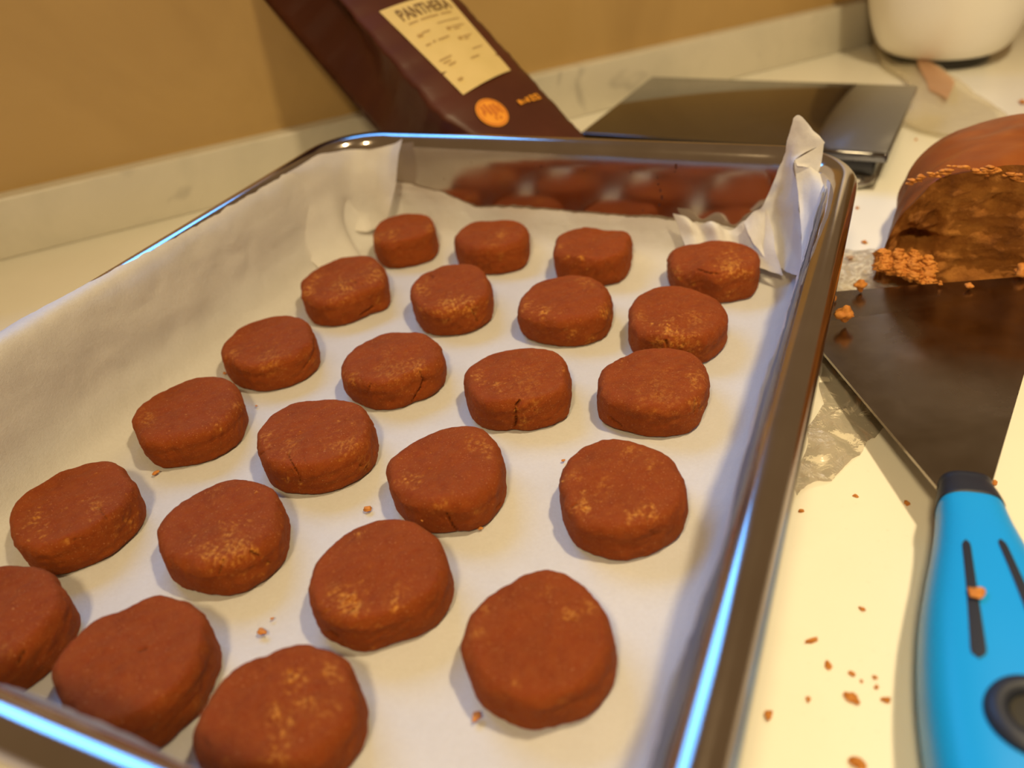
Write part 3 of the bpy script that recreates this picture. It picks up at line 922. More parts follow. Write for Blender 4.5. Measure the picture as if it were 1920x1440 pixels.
# ------------------------------------------------------------------ coffee bag leaning on the wall
BU = np.array([0.336, 0.942, 0.0]); BU /= np.linalg.norm(BU)      # across the bag, to the right
BV = np.array([-0.747, 0.266, 0.609]); BV /= np.linalg.norm(BV)   # up the bag
BW = np.cross(BV, BU); BW = BW if BW @ WN > 0 else -BW             # into the bag (down and back)
BB = at_z((1118, 281), 0.0290)                                     # front, lower right corner
BWID, BTH, BLEN = 0.0715, 0.047, 0.205
def bagp(a, t, w=0.0):
    """a: distance left of right edge, t: distance up, w: depth behind the front face"""
    return BB - BU * a + BV * t + BW * w
def bag_front(a, t):
    """bulge of the front face towards the viewer"""
    x = a / BWID
    return -0.0042 * (max(0, 1 - (2 * x - 1) ** 2)) ** 0.8 * (0.55 + 0.45 * math.sin(min(1, max(0, t / BLEN)) * math.pi))
def squash(P):
    P = np.array(P, float).copy()
    if P[2] < 0.060:
        P[1] = max(P[1], 0.1705 + 0.0)
    P[2] = max(P[2], 0.0006)
    lim = 0.2943 if P[2] < 0.0365 else 0.3072
    d = P @ WN
    if d > lim:
        P = P - WN * (d - lim)
    return P
bag = empty('coffee_bag', tuple(bagp(BWID / 2, 0, BTH)))
tag(bag, 'dark brown packet with a yellow label leaning against the wall behind the pan', 'packet')
bag_origin = bagp(BWID / 2, 0, BTH)
def child(name, V, F, mat, parent, smooth=True):
    off = np.zeros(3)
    q_ = parent
    while q_ is not None:
        off = off + np.array(q_.location)
        q_ = q_.parent
    o = mesh(name, np.array(V) - off, F, mat, parent, smooth)
    return o
# body: front, right side, back, left gusset as one tube
V = []
na, nt, ns = 26, 60, 14
ts = np.linspace(0, BLEN, nt)
ringn = 0
for t in ts:
    row = []
    cr_ = 0.0006 * math.sin(t * 310) + 0.0005 * math.sin(t * 790 + 1)
    for i in range(na):
        a = BWID * i / (na - 1)
        row.append(bagp(a, t, bag_front(a, t) + cr_ * 0.5))
    # left gusset: folds inwards, deeper towards the top
    deep = 0.0015 + 0.021 * float(smoothstep(0.075, 0.165, t))
    for i in range(1, ns):
        x = i / ns
        fold = deep * (1 - abs(2 * x - 1) ** 1.3)
        row.append(bagp(BWID - fold + cr_, t, BTH * x))
    for i in range(na):
        a = BWID * (1 - i / (na - 1))
        row.append(bagp(a, t, BTH + 0.0005))
    for i in range(1, ns):
        x = 1 - i / ns
        row.append(bagp(0.0 + 0.0015 * (1 - abs(2 * x - 1)), t, BTH * x))
    ringn = len(row)
    V += [squash(q_) for q_ in row]
F = grid_faces(ringn, nt, wrap_u=True)
F.append(tuple(range(ringn))[::-1])
F.append(tuple(range((nt - 1) * ringn, nt * ringn)))
body = child('packet_body', V, F, MAT_BAG, bag)
# top seal
V = []
for t in np.linspace(BLEN - 0.001, BLEN + 0.012, 5):
    k = (t - BLEN + 0.001) / 0.013
    for i in range(na):
        a = BWID * i / (na - 1)
        V.append(squash(bagp(a, t, BTH * 0.5 * k)))
    for i in range(na):
        a = BWID * (1 - i / (na - 1))
        V.append(squash(bagp(a, t, BTH - BTH * 0.48 * k)))
F = grid_faces(2 * na, 5, wrap_u=True)
child('top_seal', V, F, MAT_BAG, bag)
FRN = np.cross(BU, BV); FRN = FRN if FRN @ BW < 0 else -FRN
def bag_uv(q):
    """picture point -> (a, t) on the front plane"""
    P = at_plane(q, BB - BW * 0.003, BW)
    d = P - BB
    return -(d @ BU), d @ BV
# label: corner positions read from the photograph
TL, TR, BR, BL = [bag_uv(q) for q in ((711, 22), (836, -12), (958, 131), (868, 179))]
def lab(u, v):
    """u 0..1 left-right, v 0..1 top-bottom, -> a,t"""
    a = (1 - u) * ((1 - v) * TL[0] + v * BL[0]) + u * ((1 - v) * TR[0] + v * BR[0])
    t = (1 - u) * ((1 - v) * TL[1] + v * BL[1]) + u * ((1 - v) * TR[1] + v * BR[1])
    return a, t
def onbag(a, t, lift):
    return squash(bagp(a, t, bag_front(a, t))) - BW * lift
nl = 22
V = [onbag(*lab(i / (nl - 1), j / (nl - 1)), 0.0004 + 0.0006 * math.sin(i / (nl - 1) * 3.1) ) for j in range(nl) for i in range(nl)]
label = child('label', V, grid_faces(nl, nl), MAT_LABEL, bag)
label['label'] = 'yellow paper label reading PANTHERA above faint lines of print'
def lift_lab(u, v, l):
    return onbag(*lab(u, v), l + 0.0006 * math.sin(min(1, max(0, u)) * 3.1))
def text_on(word, mat, name, parent, fn, size_u, size_v, bold=0.0):
    """flat lettering bent onto a surface; fn(x 0..1, y 0..1 downwards) gives a point"""
    cu = bpy.data.curves.new(name, 'FONT')
    cu.body = word
    cu.size = 1.0
    cu.offset = bold
    cu.resolution_u = 3
    tmp = bpy.data.objects.new(name, cu)
    COL.objects.link(tmp)
    dg = bpy.context.evaluated_depsgraph_get()
    me = bpy.data.meshes.new_from_object(tmp.evaluated_get(dg))
    bpy.data.objects.remove(tmp)
    bm = bmesh.new(); bm.from_mesh(me)
    bmesh.ops.triangulate(bm, faces=bm.faces)
    xs = [v.co.x for v in bm.verts]; ys = [v.co.y for v in bm.verts]
    x0, x1, y0, y1 = min(xs), max(xs), min(ys), max(ys)
    for v in bm.verts:
        p = fn((v.co.x - x0) / (x1 - x0), 1 - (v.co.y - y0) / (y1 - y0))
        v.co = Vector(p - np.array(bag_origin))
    bm.to_mesh(me); bm.free()
    return link(name, me, mat, parent, False)
text_on('PANTHERA', MAT_INK, 'lettering', label, lambda x, y: lift_lab(0.14 + 0.78 * x, 0.055 + 0.125 * y, 0.0009), 1, 1, 0.012)
def bars(name, rects, fn, mat, parent):
    V, F = [], []
    for (u0, v0, u1, v1) in rects:
        n = 5
        b = len(V)
        for j in range(2):
            for i in range(n):
                u = u0 + (u1 - u0) * i / (n - 1)
                V.append(fn(u, v0 if j == 0 else v1))
        for i in range(n - 1):
            F.append((b + i, b + i + 1, b + n + i + 1, b + n + i))
    return child(name, V, F, mat, parent, False)
rr = [(0.16, .215, .30, .228), (.34, .215, .62, .228), (.66, .215, .84, .228), (.50, .305, .88, .312),
      (.13, .345, .20, .375), (.21, .34, .33, .352), (.56, .375, .62, .405), (.64, .38, .86, .39), (.66, .41, .76, .42),
      (.12, .46, .20, .475), (.24, .455, .28, .47), (.32, .46, .50, .472), (.60, .505, .66, .535), (.68, .51, .84, .522), (.68, .54, .76, .55),
      (.10, .64, .30, .652), (.12, .675, .24, .688), (.16, .71, .28, .725), (.66, .66, .86, .668), (.52, .74, .68, .752), (.10, .86, .18, .885)]
bars('small_print', rr, lambda u, v: lift_lab(u, v, 0.0009), MAT_FAINT, label)
# round orange emblem and small orange print
ec = bag_uv((922, 213)); 
ea = bag_uv((955, 225)); eb = bag_uv((893, 200))
er = 0.0093
V = [onbag(ec[0], ec[1], 0.0006)]
F = []
NE = 40
for rrn in (0.5, 1.0):
    for i in range(NE):
        a = 2 * math.pi * i / NE
        V.append(onbag(ec[0] + er * rrn * math.cos(a), ec[1] + er * rrn * math.sin(a), 0.0006))
for i in range(NE):
    j = (i + 1) % NE
    F.append((0, 1 + i, 1 + j)); F.append((1 + i, 1 + NE + i, 1 + NE + j, 1 + j))
emblem = child('round_emblem', V, F, MAT_ORANGE, bag)
emblem['label'] = 'round orange emblem with darker script marks'
def ef(u, v):   # u right, v up in units of the radius
    return onbag(ec[0] - u * er, ec[1] + v * er, 0.0009)
eb_ = []
for k, (x0, y0, y1, w_) in enumerate([(-.48, .10, .62, .13), (-.22, -.12, .68, .16), (.06, -.30, .50, .16), (.34, -.16, .50, .15), (.58, -.3, .30, .10), (-.62, -.05, .25, .08), (-.1, -.55, -.3, .1), (.2, -.6, -.4, .12)]):
    eb_.append((x0, y0, x0 + w_, y1))
bars('script_marks', eb_, ef, MAT_DORANGE, emblem)
V, F = [], []
for i in range(NE):
    a = 2 * math.pi * i / NE
    for q in (0.86, 0.92):
        V.append(ef(q * math.cos(a), q * math.sin(a)))
for i in range(NE):
    j = (i + 1) % NE
    F.append((2 * i, 2 * i + 1, 2 * j + 1, 2 * j))
child('emblem_ring', V, F, MAT_DORANGE, emblem, False)
o0 = bag_uv((967, 190)); o1 = bag_uv((1010, 172)); o2 = bag_uv((977, 199))
def of(u, v):
    a = o0[0] + (o1[0] - o0[0]) * u + (o2[0] - o0[0]) * v
    t = o0[1] + (o1[1] - o0[1]) * u + (o2[1] - o0[1]) * v
    return onbag(a, t, 0.0006)
bars('orange_print', [(0, .1, .12, .9), (.16, .3, .24, .5), (.16, .6, .30, .8), (.34, .1, .44, .9), (.52, 0, .66, .25), (.58, .25, .66, .55), (.52, .55, .60, .8), (.52, .8, .68, 1), (.72, 0, .78, 1), (.86, 0, .92, 1), (.78, 0, .86, .2), (.78, .8, .86, 1)], of, MAT_ORANGE, bag)

# ------------------------------------------------------------------ kitchen scale
sz1 = 0.0225
SA, SB_, SC_ = at_z((1222, 143), sz1), at_z((1722, 160), sz1), at_z((1690, 290), sz1)
sx = (SB_ - SA) / np.linalg.norm(SB_ - SA)
sy = np.array([-sx[1], sx[0], 0])
swid = np.linalg.norm(SB_ - SA)
slen = (SB_ - SC_) @ sy
scen = SA + sx * swid / 2 - sy * slen / 2
sc = empty('kitchen_scale', (scen[0], scen[1], 0))
tag(sc, 'flat dark smoked glass kitchen scale on the counter behind the pan', 'scale')
def sbox(name, cx, cy, z0, z1, hx, hy, mat, bev):
    c = scen + sx * cx + sy * cy
    return box(name, np.array([c[0] - scen[0], c[1] - scen[1], (z0 + z1) / 2]), (hx, hy, (z1 - z0) / 2), mat, sc, sx, sy, bev)
sbox('glass_plate', 0, 0, sz1 - 0.0055, sz1, swid / 2, slen / 2, MAT_SMOKE, 0.0012)
sbox('scale_body', 0, 0.002, 0.006, sz1 - 0.0056, swid / 2 - 0.006, slen / 2 - 0.006, MAT_BLACK, 0.002)
for (ax_, ay_) in ((1, 1), (1, -1), (-1, 1), (-1, -1)):
    fx, fy = ax_ * (swid / 2 - 0.016), ay_ * (slen / 2 - 0.012)
    bm = bmesh.new()
    bmesh.ops.create_cone(bm, cap_ends=True, segments=28, radius1=0.0100, radius2=0.0108, depth=0.0064)
    bmesh.ops.bevel(bm, geom=[e for e in bm.edges if abs(e.verts[0].co.z - e.verts[1].co.z) < 1e-6], offset=0.0012, segments=2, affect='EDGES')
    me = bpy.data.meshes.new('foot'); bm.to_mesh(me); bm.free()
    f_ = link('foot', me, MAT_FOOT, sc)
    f_.location = tuple(sx * fx + sy * fy + np.array([0, 0, 0.0032]))

# ------------------------------------------------------------------ white round appliance at the back right
wc = at_z((1806, 112), 0.0065)
WC = np.array([wc[0] - 0.455 * 0.034, wc[1] + 0.89 * 0.034, 0])
WR_ = min(0.071, 0.294 - float(WC @ WN))
wh = empty('white_appliance_base', tuple(WC))
tag(wh, 'white rounded appliance base standing at the back right corner of the counter', 'appliance')
def lathe(name, prof, mat, parent, n=72, loc=(0, 0, 0)):
    V = []
    for r, z in prof:
        for i in range(n):
            a = 2 * math.pi * i / n
            V.append((r * math.cos(a) + loc[0], r * math.sin(a) + loc[1], z + loc[2]))
    F = grid_faces(n, len(prof), wrap_u=True)
    F.append(tuple(range(n))[::-1]); F.append(tuple(range((len(prof) - 1) * n, len(prof) * n)))
    return mesh(name, V, F, mat, parent)
lathe('shell', catmull([(0.020, 0.0080), (0.036, 0.0080), (0.0415, 0.0092), (0.0470, 0.0150), (WR_ * 0.80, 0.0300), (WR_ * 0.87, 0.050), (WR_ * 0.95, 0.085), (WR_, 0.13), (WR_ * 0.97, 0.18), (0.046, 0.22), (0.02, 0.232)], 6), MAT_WHITE, wh)
lathe('foot_ring', [(0.024, 0.0), (0.034, 0.0), (0.035, 0.0015), (0.034, 0.0084), (0.024, 0.0084)], MAT_BLACK, wh)

# dark upright at the end of the marble upstand
dp = WN * 0.3005 + WD * 0.5805
ob = box('corner_post', dp + np.array([0, 0, 0.06]), (0.0060, 0.0062, 0.06), MAT_BLACK, None, WD, WN, 0.001)
tag(ob, 'narrow dark post standing at the right end of the marble upstand', 'post')

# ------------------------------------------------------------------ dough block
Y0 = 0.1505
def dough_sec(y):
    """half widths and height of the block at depth y (0..1)"""
    k = max(0.0, 1 - (max(0, y - 0.25) / 0.78) ** 2.2) ** 0.5
    return k
nx, ny = 110, 60
V = []
DX0, DX1, DL = 0.1475, 0.300, 0.125
DH = 0.0575
for j in range(ny):
    y = j / (ny - 1)
    k = dough_sec(y)
    hfac = k * (1 - 0.03 * y) * (0.98 + 0.04 * math.sin(y * 2.2))
    cx = (DX0 + DX1) / 2 + 0.006 * y
    hw = (DX1 - DX0) / 2 * (0.30 + 0.70 * k) - 0.001
    for i in range(nx):
        a = math.pi * i / (nx - 1)
        ca, sa = math.cos(a), math.sin(a)
        ex = 0.62
        x = cx - hw * math.copysign(abs(ca) ** ex, ca)
        z = DH * hfac * sa ** 0.66
        V.append((x, Y0 + DL * y * 0.98, z + 0.0006))
V = np.array(V)
n_ = fbm(V, 14, 0, 3)
V[:, 2] += n_ * 0.0010 * smoothstep(0.004, 0.03, V[:, 2])
V[:, 0] += fbm(V, 16, 2, 3) * 0.0010
V[:nx, 1] += fbm(V[:nx], 70, 1, 3) * 0.0008
F = grid_faces(nx, ny)
dough = empty('dough_block', ((DX0 + DX1) / 2, Y0 + DL / 2, 0))
tag(dough, 'large brown block of cookie dough with a torn cut face beside the scraper blade', 'dough')
skin = child('dough_skin', V, F, MAT_SKIN, dough)
# close the underside and the far end
me = skin.data
bm = bmesh.new(); bm.from_mesh(me)
bm.verts.ensure_lookup_table()
for j in range(ny - 1):
    try:
        bm.faces.new([bm.verts[j * nx], bm.verts[j * nx + nx - 1], bm.verts[(j + 1) * nx + nx - 1], bm.verts[(j + 1) * nx]])
    except ValueError:
        pass
bmesh.ops.recalc_face_normals(bm, faces=bm.faces)
bm.to_mesh(me); bm.free()
ca_ = me.color_attributes.new('pale', 'FLOAT_COLOR', 'POINT')
# cut face, rough and slightly sunken, with a hole low at the left
first = V[:nx]
mz = 56
VV, FF = [], []
for j in range(mz):
    s = j / (mz - 1)
    for i in range(nx):
        p = first[i].copy()
        p[2] = 0.0006 + (p[2] - 0.0006) * s
        VV.append(p)
VV = np.array(VV)
edge = np.clip((1 - np.repeat(np.linspace(0, 1, mz), nx)) * 6, 0, 1) * np.clip(np.minimum(np.tile(np.arange(nx), mz), nx - 1 - np.tile(np.arange(nx), mz)) / 5.0, 0, 1)
dsp = fbm(VV, 55, 3, 4) * 0.0011 + np.abs(fbm(VV, 110, 1, 3)) * 0.0008
ledge = 0.0055 * smoothstep(0.25, 0.95, 1 - np.abs(VV[:, 2] - 0.052) / 0.007) * 0
Qd = project(VV)
hole = np.exp(-(((Qd[:, 0] - 1716) / 30) ** 2 + ((Qd[:, 1] - 452) / 15) ** 2) ** 1.5)
over_ = 0.0045 * (1 - smoothstep(0.0, 0.010, np.abs(VV[:, 2] - 0.040)))
VV[:, 1] += edge * (0.0010 + dsp * 1.0) + hole * 0.013
low_ = np.clip(1 - VV[:, 2] / 0.014, 0, 1)
VV[:, 1] -= low_ * 0.0050 * (0.7 + 0.5 * fbm(VV, 45, 5, 3) * 0.4) * edge
cut = child('cut_face', VV, grid_faces(nx, mz), MAT_TORN, dough)
cut['label'] = 'torn crumbly cut face with a dark hole low at its left'
# rough lip of shreds along the upper cut edge
V3, F3 = [], []
rs = np.random.RandomState(5)
def lump(V, F, c, r, squash=(1, 1, 1), seed=0, det=1):
    bm = bmesh.new()
    bmesh.ops.create_icosphere(bm, subdivisions=det, radius=1)
    b = len(V)
    rr_ = np.random.RandomState(seed)
    offs = rr_.uniform(0, 10, 3)
    for v in bm.verts:
        p = np.array(v.co)
        k = 1 + 0.28 * math.sin(p[0] * 3.1 + offs[0]) * math.cos(p[1] * 2.7 + offs[1]) + 0.18 * math.sin(p[2] * 5 + offs[2]) + rr_.uniform(-.10, .10)
        V.append(tuple(np.array(c) + p * r * k * np.array(squash)))
    for f in bm.faces:
        F.append(tuple(b + v.index for v in f.verts))
    bm.free()
EDGE = [(1728, 331), (1740, 327), (1752, 329), (1765, 326), (1775, 320), (1786, 311), (1797, 308), (1806, 313), (1815, 318), (1828, 320), (1842, 319), (1852, 321), (1862, 318), (1871, 316), (1880, 322), (1888, 332), (1900, 330), (1915, 333), (1935, 335), (1960, 338), (1718, 338), (1706, 345)]
EDGE = sorted(EDGE)
for q in [(x_, float(np.interp(x_, [e[0] for e in EDGE], [e[1] for e in EDGE]))) for x_ in rs.uniform(1704, 1962, 70)]:
    P = at_plane((q[0] + rs.uniform(-3, 3), q[1] + rs.normal() * 3.5), (0, Y0 - 0.0005, 0), (0, 1, 0))
    lump(V3, F3, P, rs.uniform(0.0004, 0.0009), (2.2, 1.2, 0.8), rs.randint(999), 2)
o = child('torn_edge', V3, F3, MAT_CRUMB, dough)
# crumbly heap at the foot of the cut face
V3, F3 = [], []
for k in range(620):
    px = rs.uniform(1646, 1752)
    f = (px - 1646) / 106
    top = 466 + 12 * abs(math.sin(px * 0.11)) + 38 * max(0, f - 0.55)
    py = rs.uniform(top, 505 + 32 * f)
    yy = 0.1490 - 0.014 * ((py - top) / 60)
    P = at_plane((px, py), (0, yy, 0), (0, 1, 0))
    if P[2] < 0.001:
        P = at_z((px, py), 0.0015)
    lump(V3, F3, P, rs.uniform(0.0004, 0.0014), (rs.uniform(.5, 2.2), 1, rs.uniform(.4, 1.1)), rs.randint(999), 2)
for k in range(130):
    px = rs.uniform(1740, 1990)
    P = np.array(at_z((px, rs.uniform(516, 546) - (px - 1740) * 0.03), 0.002))
    lump(V3, F3, P, rs.uniform(0.0008, 0.0019), (1, 1, 0.8), rs.randint(999), 1)
# golden lower rim of the heap
for k in range(90):
    f = rs.uniform(0, 1)
    P = at_z((1642 + 118 * f, 497 + 38 * f + rs.uniform(-4, 5)), 0.0012)
    lump(V3, F3, P, rs.uniform(0.0010, 0.0020), (1.3, 1, 0.6), rs.randint(999), 1)
o = child('crumb_heap', V3, F3, MAT_CRUMB, dough)
o['kind'] = 'stuff'

# ------------------------------------------------------------------ dough scraper: blade, collar, handle
scr = empty('dough_scraper', tuple(at_z((1812, 920), 0.0)))
tag(scr, 'wide steel dough scraper with blue plastic handle lying right of the pan', 'scraper')
def bl(q, z):
    return at_z(q, z)
LL, TLb, TRb, RRb = bl((1503, 612), .0068), bl((1508, 551), .0068), bl((1974, 514), .0135), bl((1966, 545), .0135)
NLb, NRb = bl((1757, 913), .0150), bl((1862, 901), .0162)
n = 24
V = []
for j in range(n):
    s = j / (n - 1)
    if s < 0.82:
        k = s / 0.82
        L = NLb + (LL - NLb) * k
        Rr = NRb + (RRb - NRb) * k
    else:
        k = (s - 0.82) / 0.18
        L = LL + (TLb - LL) * k
        Rr = RRb + (TRb - RRb) * k
    for i in range(n):
        u = i / (n - 1)
        P = L + (Rr - L) * u
        V.append(P)
V = np.array(V)
dn_ = np.array([0, 0, -0.0011])
VB = V + dn_
F = grid_faces(n, n)
nb_ = n * n
F2 = [tuple(nb_ + i for i in f[::-1]) for f in F]
edge_i = [i for i in range(n)] + [n - 1 + n * j for j in range(1, n)] + [n * (n - 1) + i for i in range(n - 2, -1, -1)] + [n * j for j in range(n - 2, 0, -1)]
F3 = []
for a, b in zip(edge_i, edge_i[1:] + edge_i[:1]):
    F3.append((a, nb_ + a, nb_ + b, b))
blade = child('blade', np.vstack([V, VB]), F + F2 + F3, MAT_BLADE, scr, False)
# handle frame
H0 = at_z((1811, 922), 0.0155)
H1 = at_z((1935, 1352), 0.0235)
hd = H1 - H0; hd[2] = 0
hd /= np.linalg.norm(hd)
hn = np.array([-hd[1], hd[0], 0])      # to the picture's right
if hn @ CR < 0: hn = -hn
HS = [(-0.0010, 0.0066, 0.0055, 0.0150), (0.004, 0.0078, 0.0068, 0.0148), (0.010, 0.0086, 0.0078, 0.0146), (0.0150, 0.0093, 0.0083, 0.0143), (0.025, 0.0112, 0.0095, 0.0140), (0.035, 0.0135, 0.0105, 0.0138),
      (0.050, 0.0165, 0.0114, 0.0137), (0.068, 0.0185, 0.0118, 0.0137), (0.085, 0.0188, 0.0118, 0.0137), (0.105, 0.0175, 0.0115, 0.0136), (0.122, 0.0140, 0.0105, 0.0134), (0.131, 0.0090, 0.0080, 0.0134), (0.1345, 0.003, 0.003, 0.0134)]
HSa = catmull(HS, 8)
def hsec(s):
    return [float(np.interp(s, HSa[:, 0], HSa[:, k])) for k in (1, 2, 3)]
def hpoint(s, ang, inset=0.0):
    w, h, cz = hsec(s)
    ca, sa = math.cos(ang), math.sin(ang)
    e = 0.72
    x = (w - inset) * math.copysign(abs(ca) ** e, ca)
    z = cz + (h - inset) * math.copysign(abs(sa) ** e, sa)
    p = H0 + hd * s + hn * x
    return np.array([p[0], p[1], z])
def htop(s, x, lift):
    w, h, cz = hsec(s)
    k = min(0.995, abs(x) / w)
    ca = k ** (1 / 0.72)
    sa = math.sqrt(max(0, 1 - ca * ca))
    p = H0 + hd * s + hn * x
    return np.array([p[0], p[1], cz + h * sa ** 0.72 + lift])
def hloft(name, s0, s1, mat, ns=60, grow=0.0, nang=48):
    V = []
    ss = np.linspace(s0, s1, ns)
    for s in ss:
        for i in range(nang):
            V.append(hpoint(s, 2 * math.pi * i / nang, -grow))
    F = grid_faces(nang, ns, wrap_u=True)
    F.append(tuple(range(nang))[::-1]); F.append(tuple(range((ns - 1) * nang, ns * nang)))
    return child(name, V, F, mat, scr)
hloft('collar', -0.0028, 0.0075, MAT_RUBBER, 12, 0.0003)
handle = hloft('handle', 0.0050, 0.1345, MAT_BLUE, 70)
def h_st(q, z=0.0245):
    d = at_z(q, z) - H0
    return d @ hd, d @ hn
def slot(name, qa, qb, wa, wb):
    (s0, x0), (s1, x1) = h_st(qa), h_st(qb)
    V, F = [], []
    n = 30
    for i in range(n):
        k = i / (n - 1)
        r = 1.0
        endk = min(1, min(k, 1 - k) * 14)
        s = s0 + (s1 - s0) * k
        x = x0 + (x1 - x0) * k
        w = (wa + (wb - wa) * k ** 1.6) * math.sqrt(max(0.0, 1 - (1 - endk) ** 2)) + 0.00005
        for j in range(5):
            V.append(htop(s, x + w * (j / 2 - 1), 0.00025))
    o = child(name, V, grid_faces(5, n), MAT_RUBBER, scr)
    o.parent = handle
    return o
slot('grip_slot', (1812, 1006), (1835, 1238), 0.0009, 0.0016)
slot('grip_slot', (1877, 1006), (1960, 1215), 0.0009, 0.0016)
# hanging eyelet
es, ex_ = h_st((1941, 1352))
V = []
for k in range(64):
    a = 2 * math.pi * k / 64
    for m_ in range(14):
        b = 2 * math.pi * m_ / 14
        r = 0.0072 + 0.0024 * math.cos(b)
        V.append(htop(es + r * math.cos(a), ex_ + r * math.sin(a), 0.0020 * math.sin(b) + 0.0004))
F = grid_faces(14, 64, wrap_u=True, wrap_v=True)
o = child('eyelet_ring', V, F, MAT_RUBBER, scr); o.parent = handle
V, F = [htop(es, ex_, 0.0006)], []
for m_ in range(1, 6):
    for k in range(40):
        a = 2 * math.pi * k / 40
        V.append(htop(es + 0.0060 * m_ / 5 * math.cos(a), ex_ + 0.0060 * m_ / 5 * math.sin(a), 0.0006))
F += [(0, 1 + k, 1 + (k + 1) % 40) for k in range(40)]
for m_ in range(4):
    F += [(1 + m_ * 40 + k, 1 + (m_ + 1) * 40 + k, 1 + (m_ + 1) * 40 + (k + 1) % 40, 1 + m_ * 40 + (k + 1) % 40) for k in range(40)]
o = child('eyelet_hole', V, F, MAT_BLACK, scr); o.parent = handle

# ------------------------------------------------------------------ cling film under the dough and the scraper
def flat_film(name, quad_px, nx_, ny_, amp, mat, zbase=0.0012, seed=0, freq=55, edge_noise=0.0015):
    A, B, C_, D = [at_z(q, zbase)[:2] for q in quad_px]
    V = []
    for j in range(ny_):
        v = j / (ny_ - 1)
        for i in range(nx_):
            u = i / (nx_ - 1)
            p = (1 - u) * (1 - v) * A + u * (1 - v) * B + u * v * C_ + (1 - u) * v * D
            V.append((p[0], p[1], zbase))
    V = np.array(V)
    h = np.abs(fbm(V, freq, seed, 4))
    V[:, 2] = zbase + amp * h
    V[:, 0] += fbm(V, freq * 0.6, seed + 1, 2) * edge_noise
    V[:, 1] += fbm(V, freq * 0.6, seed + 2, 2) * edge_noise
    return mesh(name, V, grid_faces(nx_, ny_), mat)
o = flat_film('cling_film', [(1545, 470), (1850, 470), (1790, 700), (1505, 930)], 90, 120, 0.0008, MAT_FILM, 0.0006, 0, 45)
V = np.array([v.co[:] for v in o.data.vertices])
Qf = project(V)
tag(o, 'crumpled clear cling film under the scraper blade and the dough block', 'cling film')
# clear plastic bag strip at the back right
strip_px = [[(1636, 58), (1662, 62), (1690, 72), (1712, 92)],
            [(1640, 90), (1668, 92), (1702, 96), (1742, 112)],
            [(1660, 125), (1690, 122), (1730, 122), (1780, 138)],
            [(1700, 152), (1728, 148), (1768, 152), (1822, 168)],
            [(1712, 195), (1750, 188), (1800, 184), (1862, 195)],
            [(1700, 225), (1750, 225), (1812, 218), (1885, 213)],
            [(1735, 245), (1785, 250), (1840, 245), (1905, 235)]]
G = [[at_z(q, 0.003 + 0.004 * (0.5 + 0.5 * math.sin(i * 1.9 + j * 1.3))) for j, q in enumerate(r)] for i, r in enumerate(strip_px)]
G = np.array(G)
fb = sheet('clear_plastic_bag', G, MAT_BAGFILM, None, 8, 0.0003, 30, 2)
tag(fb, 'clear crinkled plastic bag strip lying behind the dough block', 'plastic bag')
pk = []
for i in range(4):
    row = []
    for j in range(4):
        q = [[(1716, 100), (1726, 102), (1738, 112), (1750, 118)], [(1722, 122), (1742, 122), (1764, 130), (1784, 145)], [(1736, 148), (1754, 150), (1770, 154), (1789, 158)], [(1742, 168), (1756, 174), (1768, 180), (1776, 186)]][i][j]
        row.append(at_z(q, 0.0082))
    pk.append(row)
sheet('printed_patch', pk, MAT_PINKPRINT, fb, 5)

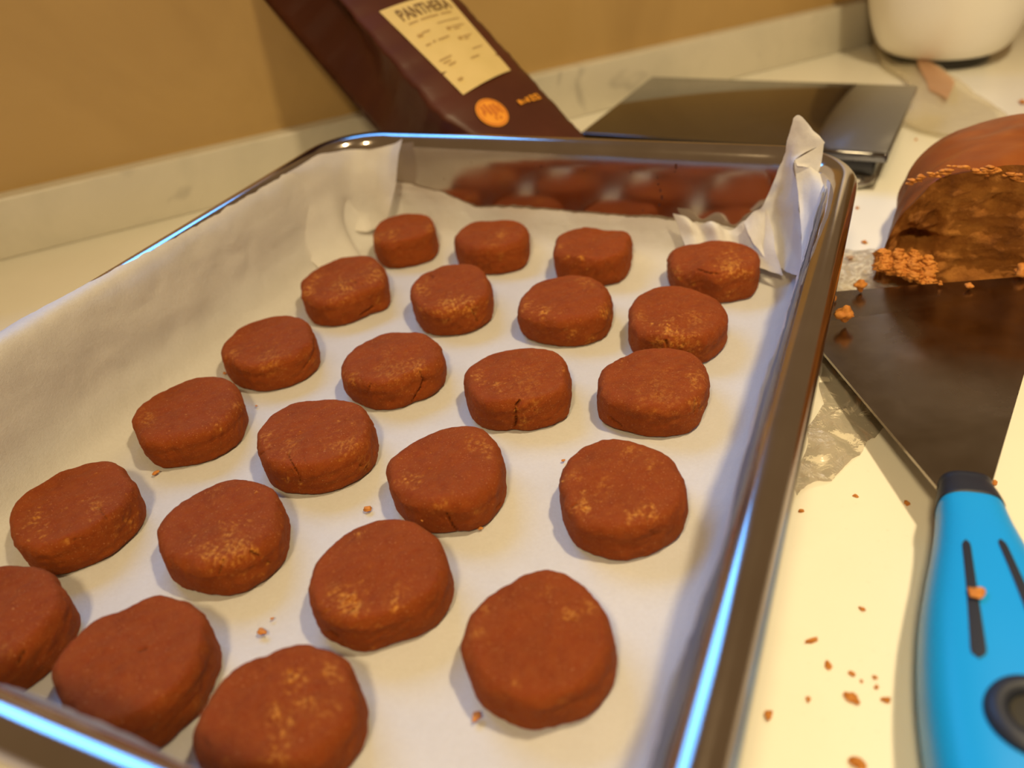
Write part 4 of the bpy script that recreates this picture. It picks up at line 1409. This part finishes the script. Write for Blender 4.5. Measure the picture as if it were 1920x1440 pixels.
# ------------------------------------------------------------------ crumbs
def crumb(q, z, r, label, squash=(1, 1, 0.7), seed=0, rot=0.0, on=None, mat=None):
    P = at_z(q, z) if on is None else on
    V, F = [], []
    if z == 0 and on is None:
        r = r * 0.68
    elif on is None:
        r = r * 0.85
    lump(V, F, (0, 0, 0), r, squash, seed + 3, 3)
    V = np.array(V)
    V *= (1 + 0.05 * fbm(V + seed, 0.55 / r, 1, 3))[:, None]
    V[:, 2] -= V[:, 2].min()
    o = mesh('crumb', V, F, mat or MAT_CRUMB)
    o.location = tuple(P)
    o.rotation_euler = (0, 0, rot)
    tag(o, label, 'crumb', 'dough crumbs')
    return o
CR_ = [
 ((1604, 931), 0, .0009, 'tiny crumb on the bare counter left of the scraper collar, upper of a pair'),
 ((1502, 959), 0, .0010, 'small crumb on the counter close to the pan rim, level with the scraper collar'),
 ((1700, 945), 0, .0012, 'flat crumb on the counter just left of the black scraper collar'),
 ((1616, 1143), 0, .0009, 'lone tiny crumb midway between the pan rim and the blue handle'),
 ((1522, 1203), 0, .0016, 'long thin crumb on the counter, farthest of the near crumb scatter'),
 ((1553, 1249), 0, .0013, 'oval crumb on the counter just below the long thin crumb'),
 ((1597, 1265), 0, .0010, 'small crumb right of the oval crumb on the counter'),
 ((1640, 1272), 0, .0008, 'upper of two specks left of the blue handle'),
 ((1643, 1290), 0, .0008, 'lower of two specks left of the blue handle'),
 ((1615, 1278), 0, .0006, 'faintest speck between the small crumb and the two specks'),
 ((1597, 1311), 0, .0019, 'largest crumb on the counter in front, orange brown'),
 ((1661, 1314), 0, .0012, 'crumb on the counter nearest the blue handle edge'),
 ((1440, 1343), 0, .0014, 'crumb on the counter right beside the near part of the pan rim'),
 ((1515, 1313), 0, .0009, 'small dark crumb between the pan rim crumb and the largest crumb'),
 ((1608, 1434), 0, .0020, 'crumb cut off by the bottom edge of the picture'),
 ((1864, 907), 0, .0013, 'crumb touching the right side of the black scraper collar'),
 ((1607, 391), 0, .0013, 'small crumb beside the outer right corner of the pan'),
 ((1620, 456), 0, .0017, 'pale crumb on the counter between pan corner and dough heap'),
 ((1593, 486), 0, .0020, 'flat crumb by the pan rim left of the dough heap'),
 ((1717, 263), 0, .0012, 'faint crumb behind the dough block near the scale'),
 ((1916, 195), 0, .0030, 'orange crumb at the right edge behind the dough block'),
 ((690, 957), .0034, .0013, 'flake on the parchment left of the triangular dough round'),
 ((901, 992), .0034, .0008, 'speck on the parchment under the triangular dough round'),
 ((293, 889), .0034, .0011, 'orange crumb on the parchment below the leftmost fourth row dough round'),
 ((492, 1188), .0034, .0013, 'yellow crumb on the parchment left of the largest near round'),
 ((511, 1161), .0034, .0005, 'tiny speck on the parchment above the yellow crumb'),
 ((894, 1346), .0034, .0012, 'crumb on the parchment at bottom centre beside the nearest right round'),
 ((422, 702), .0034, .0009, 'crumb on parchment at the left foot of the third row left round'),
 ((481, 762), .0034, .0005, 'pinhead speck on parchment between the two leftmost middle rounds'),
 ((1056, 865), .0034, .0006, 'pinhead speck on parchment left of the nearly round disc'),
]
for i, (q, z, r, lb) in enumerate(CR_):
    sq = (1.2, 0.9, 0.6)
    rot = i * 0.9
    if 'long thin crumb' in lb and 'below' not in lb:
        sq = (1.7, 0.5, 0.5); rot = 0.75
    if lb.startswith('oval'):
        sq = (0.8, 1.3, 0.6); rot = 0.2
    crumb(q, z, r, lb, sq, i, rot)
# crumbs lying on the blade: follow its slope
def blade_z(q):
    n_ = np.cross(TRb - NLb, TLb - NLb)
    return at_plane(q, NLb + np.array([0, 0, 0.0002]), n_)
for i, (q, r, lb) in enumerate([
  ((1581, 606), .0034, 'large golden crumb lying on the left of the steel scraper blade'),
  ((1611, 547), .0026, 'golden crumb at the far edge of the scraper blade near its left corner'),
  ((1562, 563), .0014, 'small crumb at the left corner of the scraper blade'),
  ((1762, 536), .0010, 'left of two pale specks near the far edge of the blade'),
  ((1816, 541), .0014, 'right of two pale specks near the far edge of the blade'),
  ((1913, 518), .0028, 'crumb on the far edge of the blade at the picture edge')]):
    crumb(q, 0, r, lb, (1, 0.9, 0.9), 40 + i, i * 1.1, on=blade_z(q))
hs_, hx_ = h_st((1829, 1118))
crumb((1829, 1118), 0, .0017, 'flat brown crumb stuck on the left slot of the blue handle', (1, 1, 0.3), 60, 0, on=htop(hs_, hx_, 0.0002))
crumb((796, 972), 0, .0011, 'pale round crumb stuck to the front of the triangular dough round', (1, 1, 0.8), 61, 0, on=at_z((796, 975), 0.0078) - np.array([0.0, 0.0006, 0]))
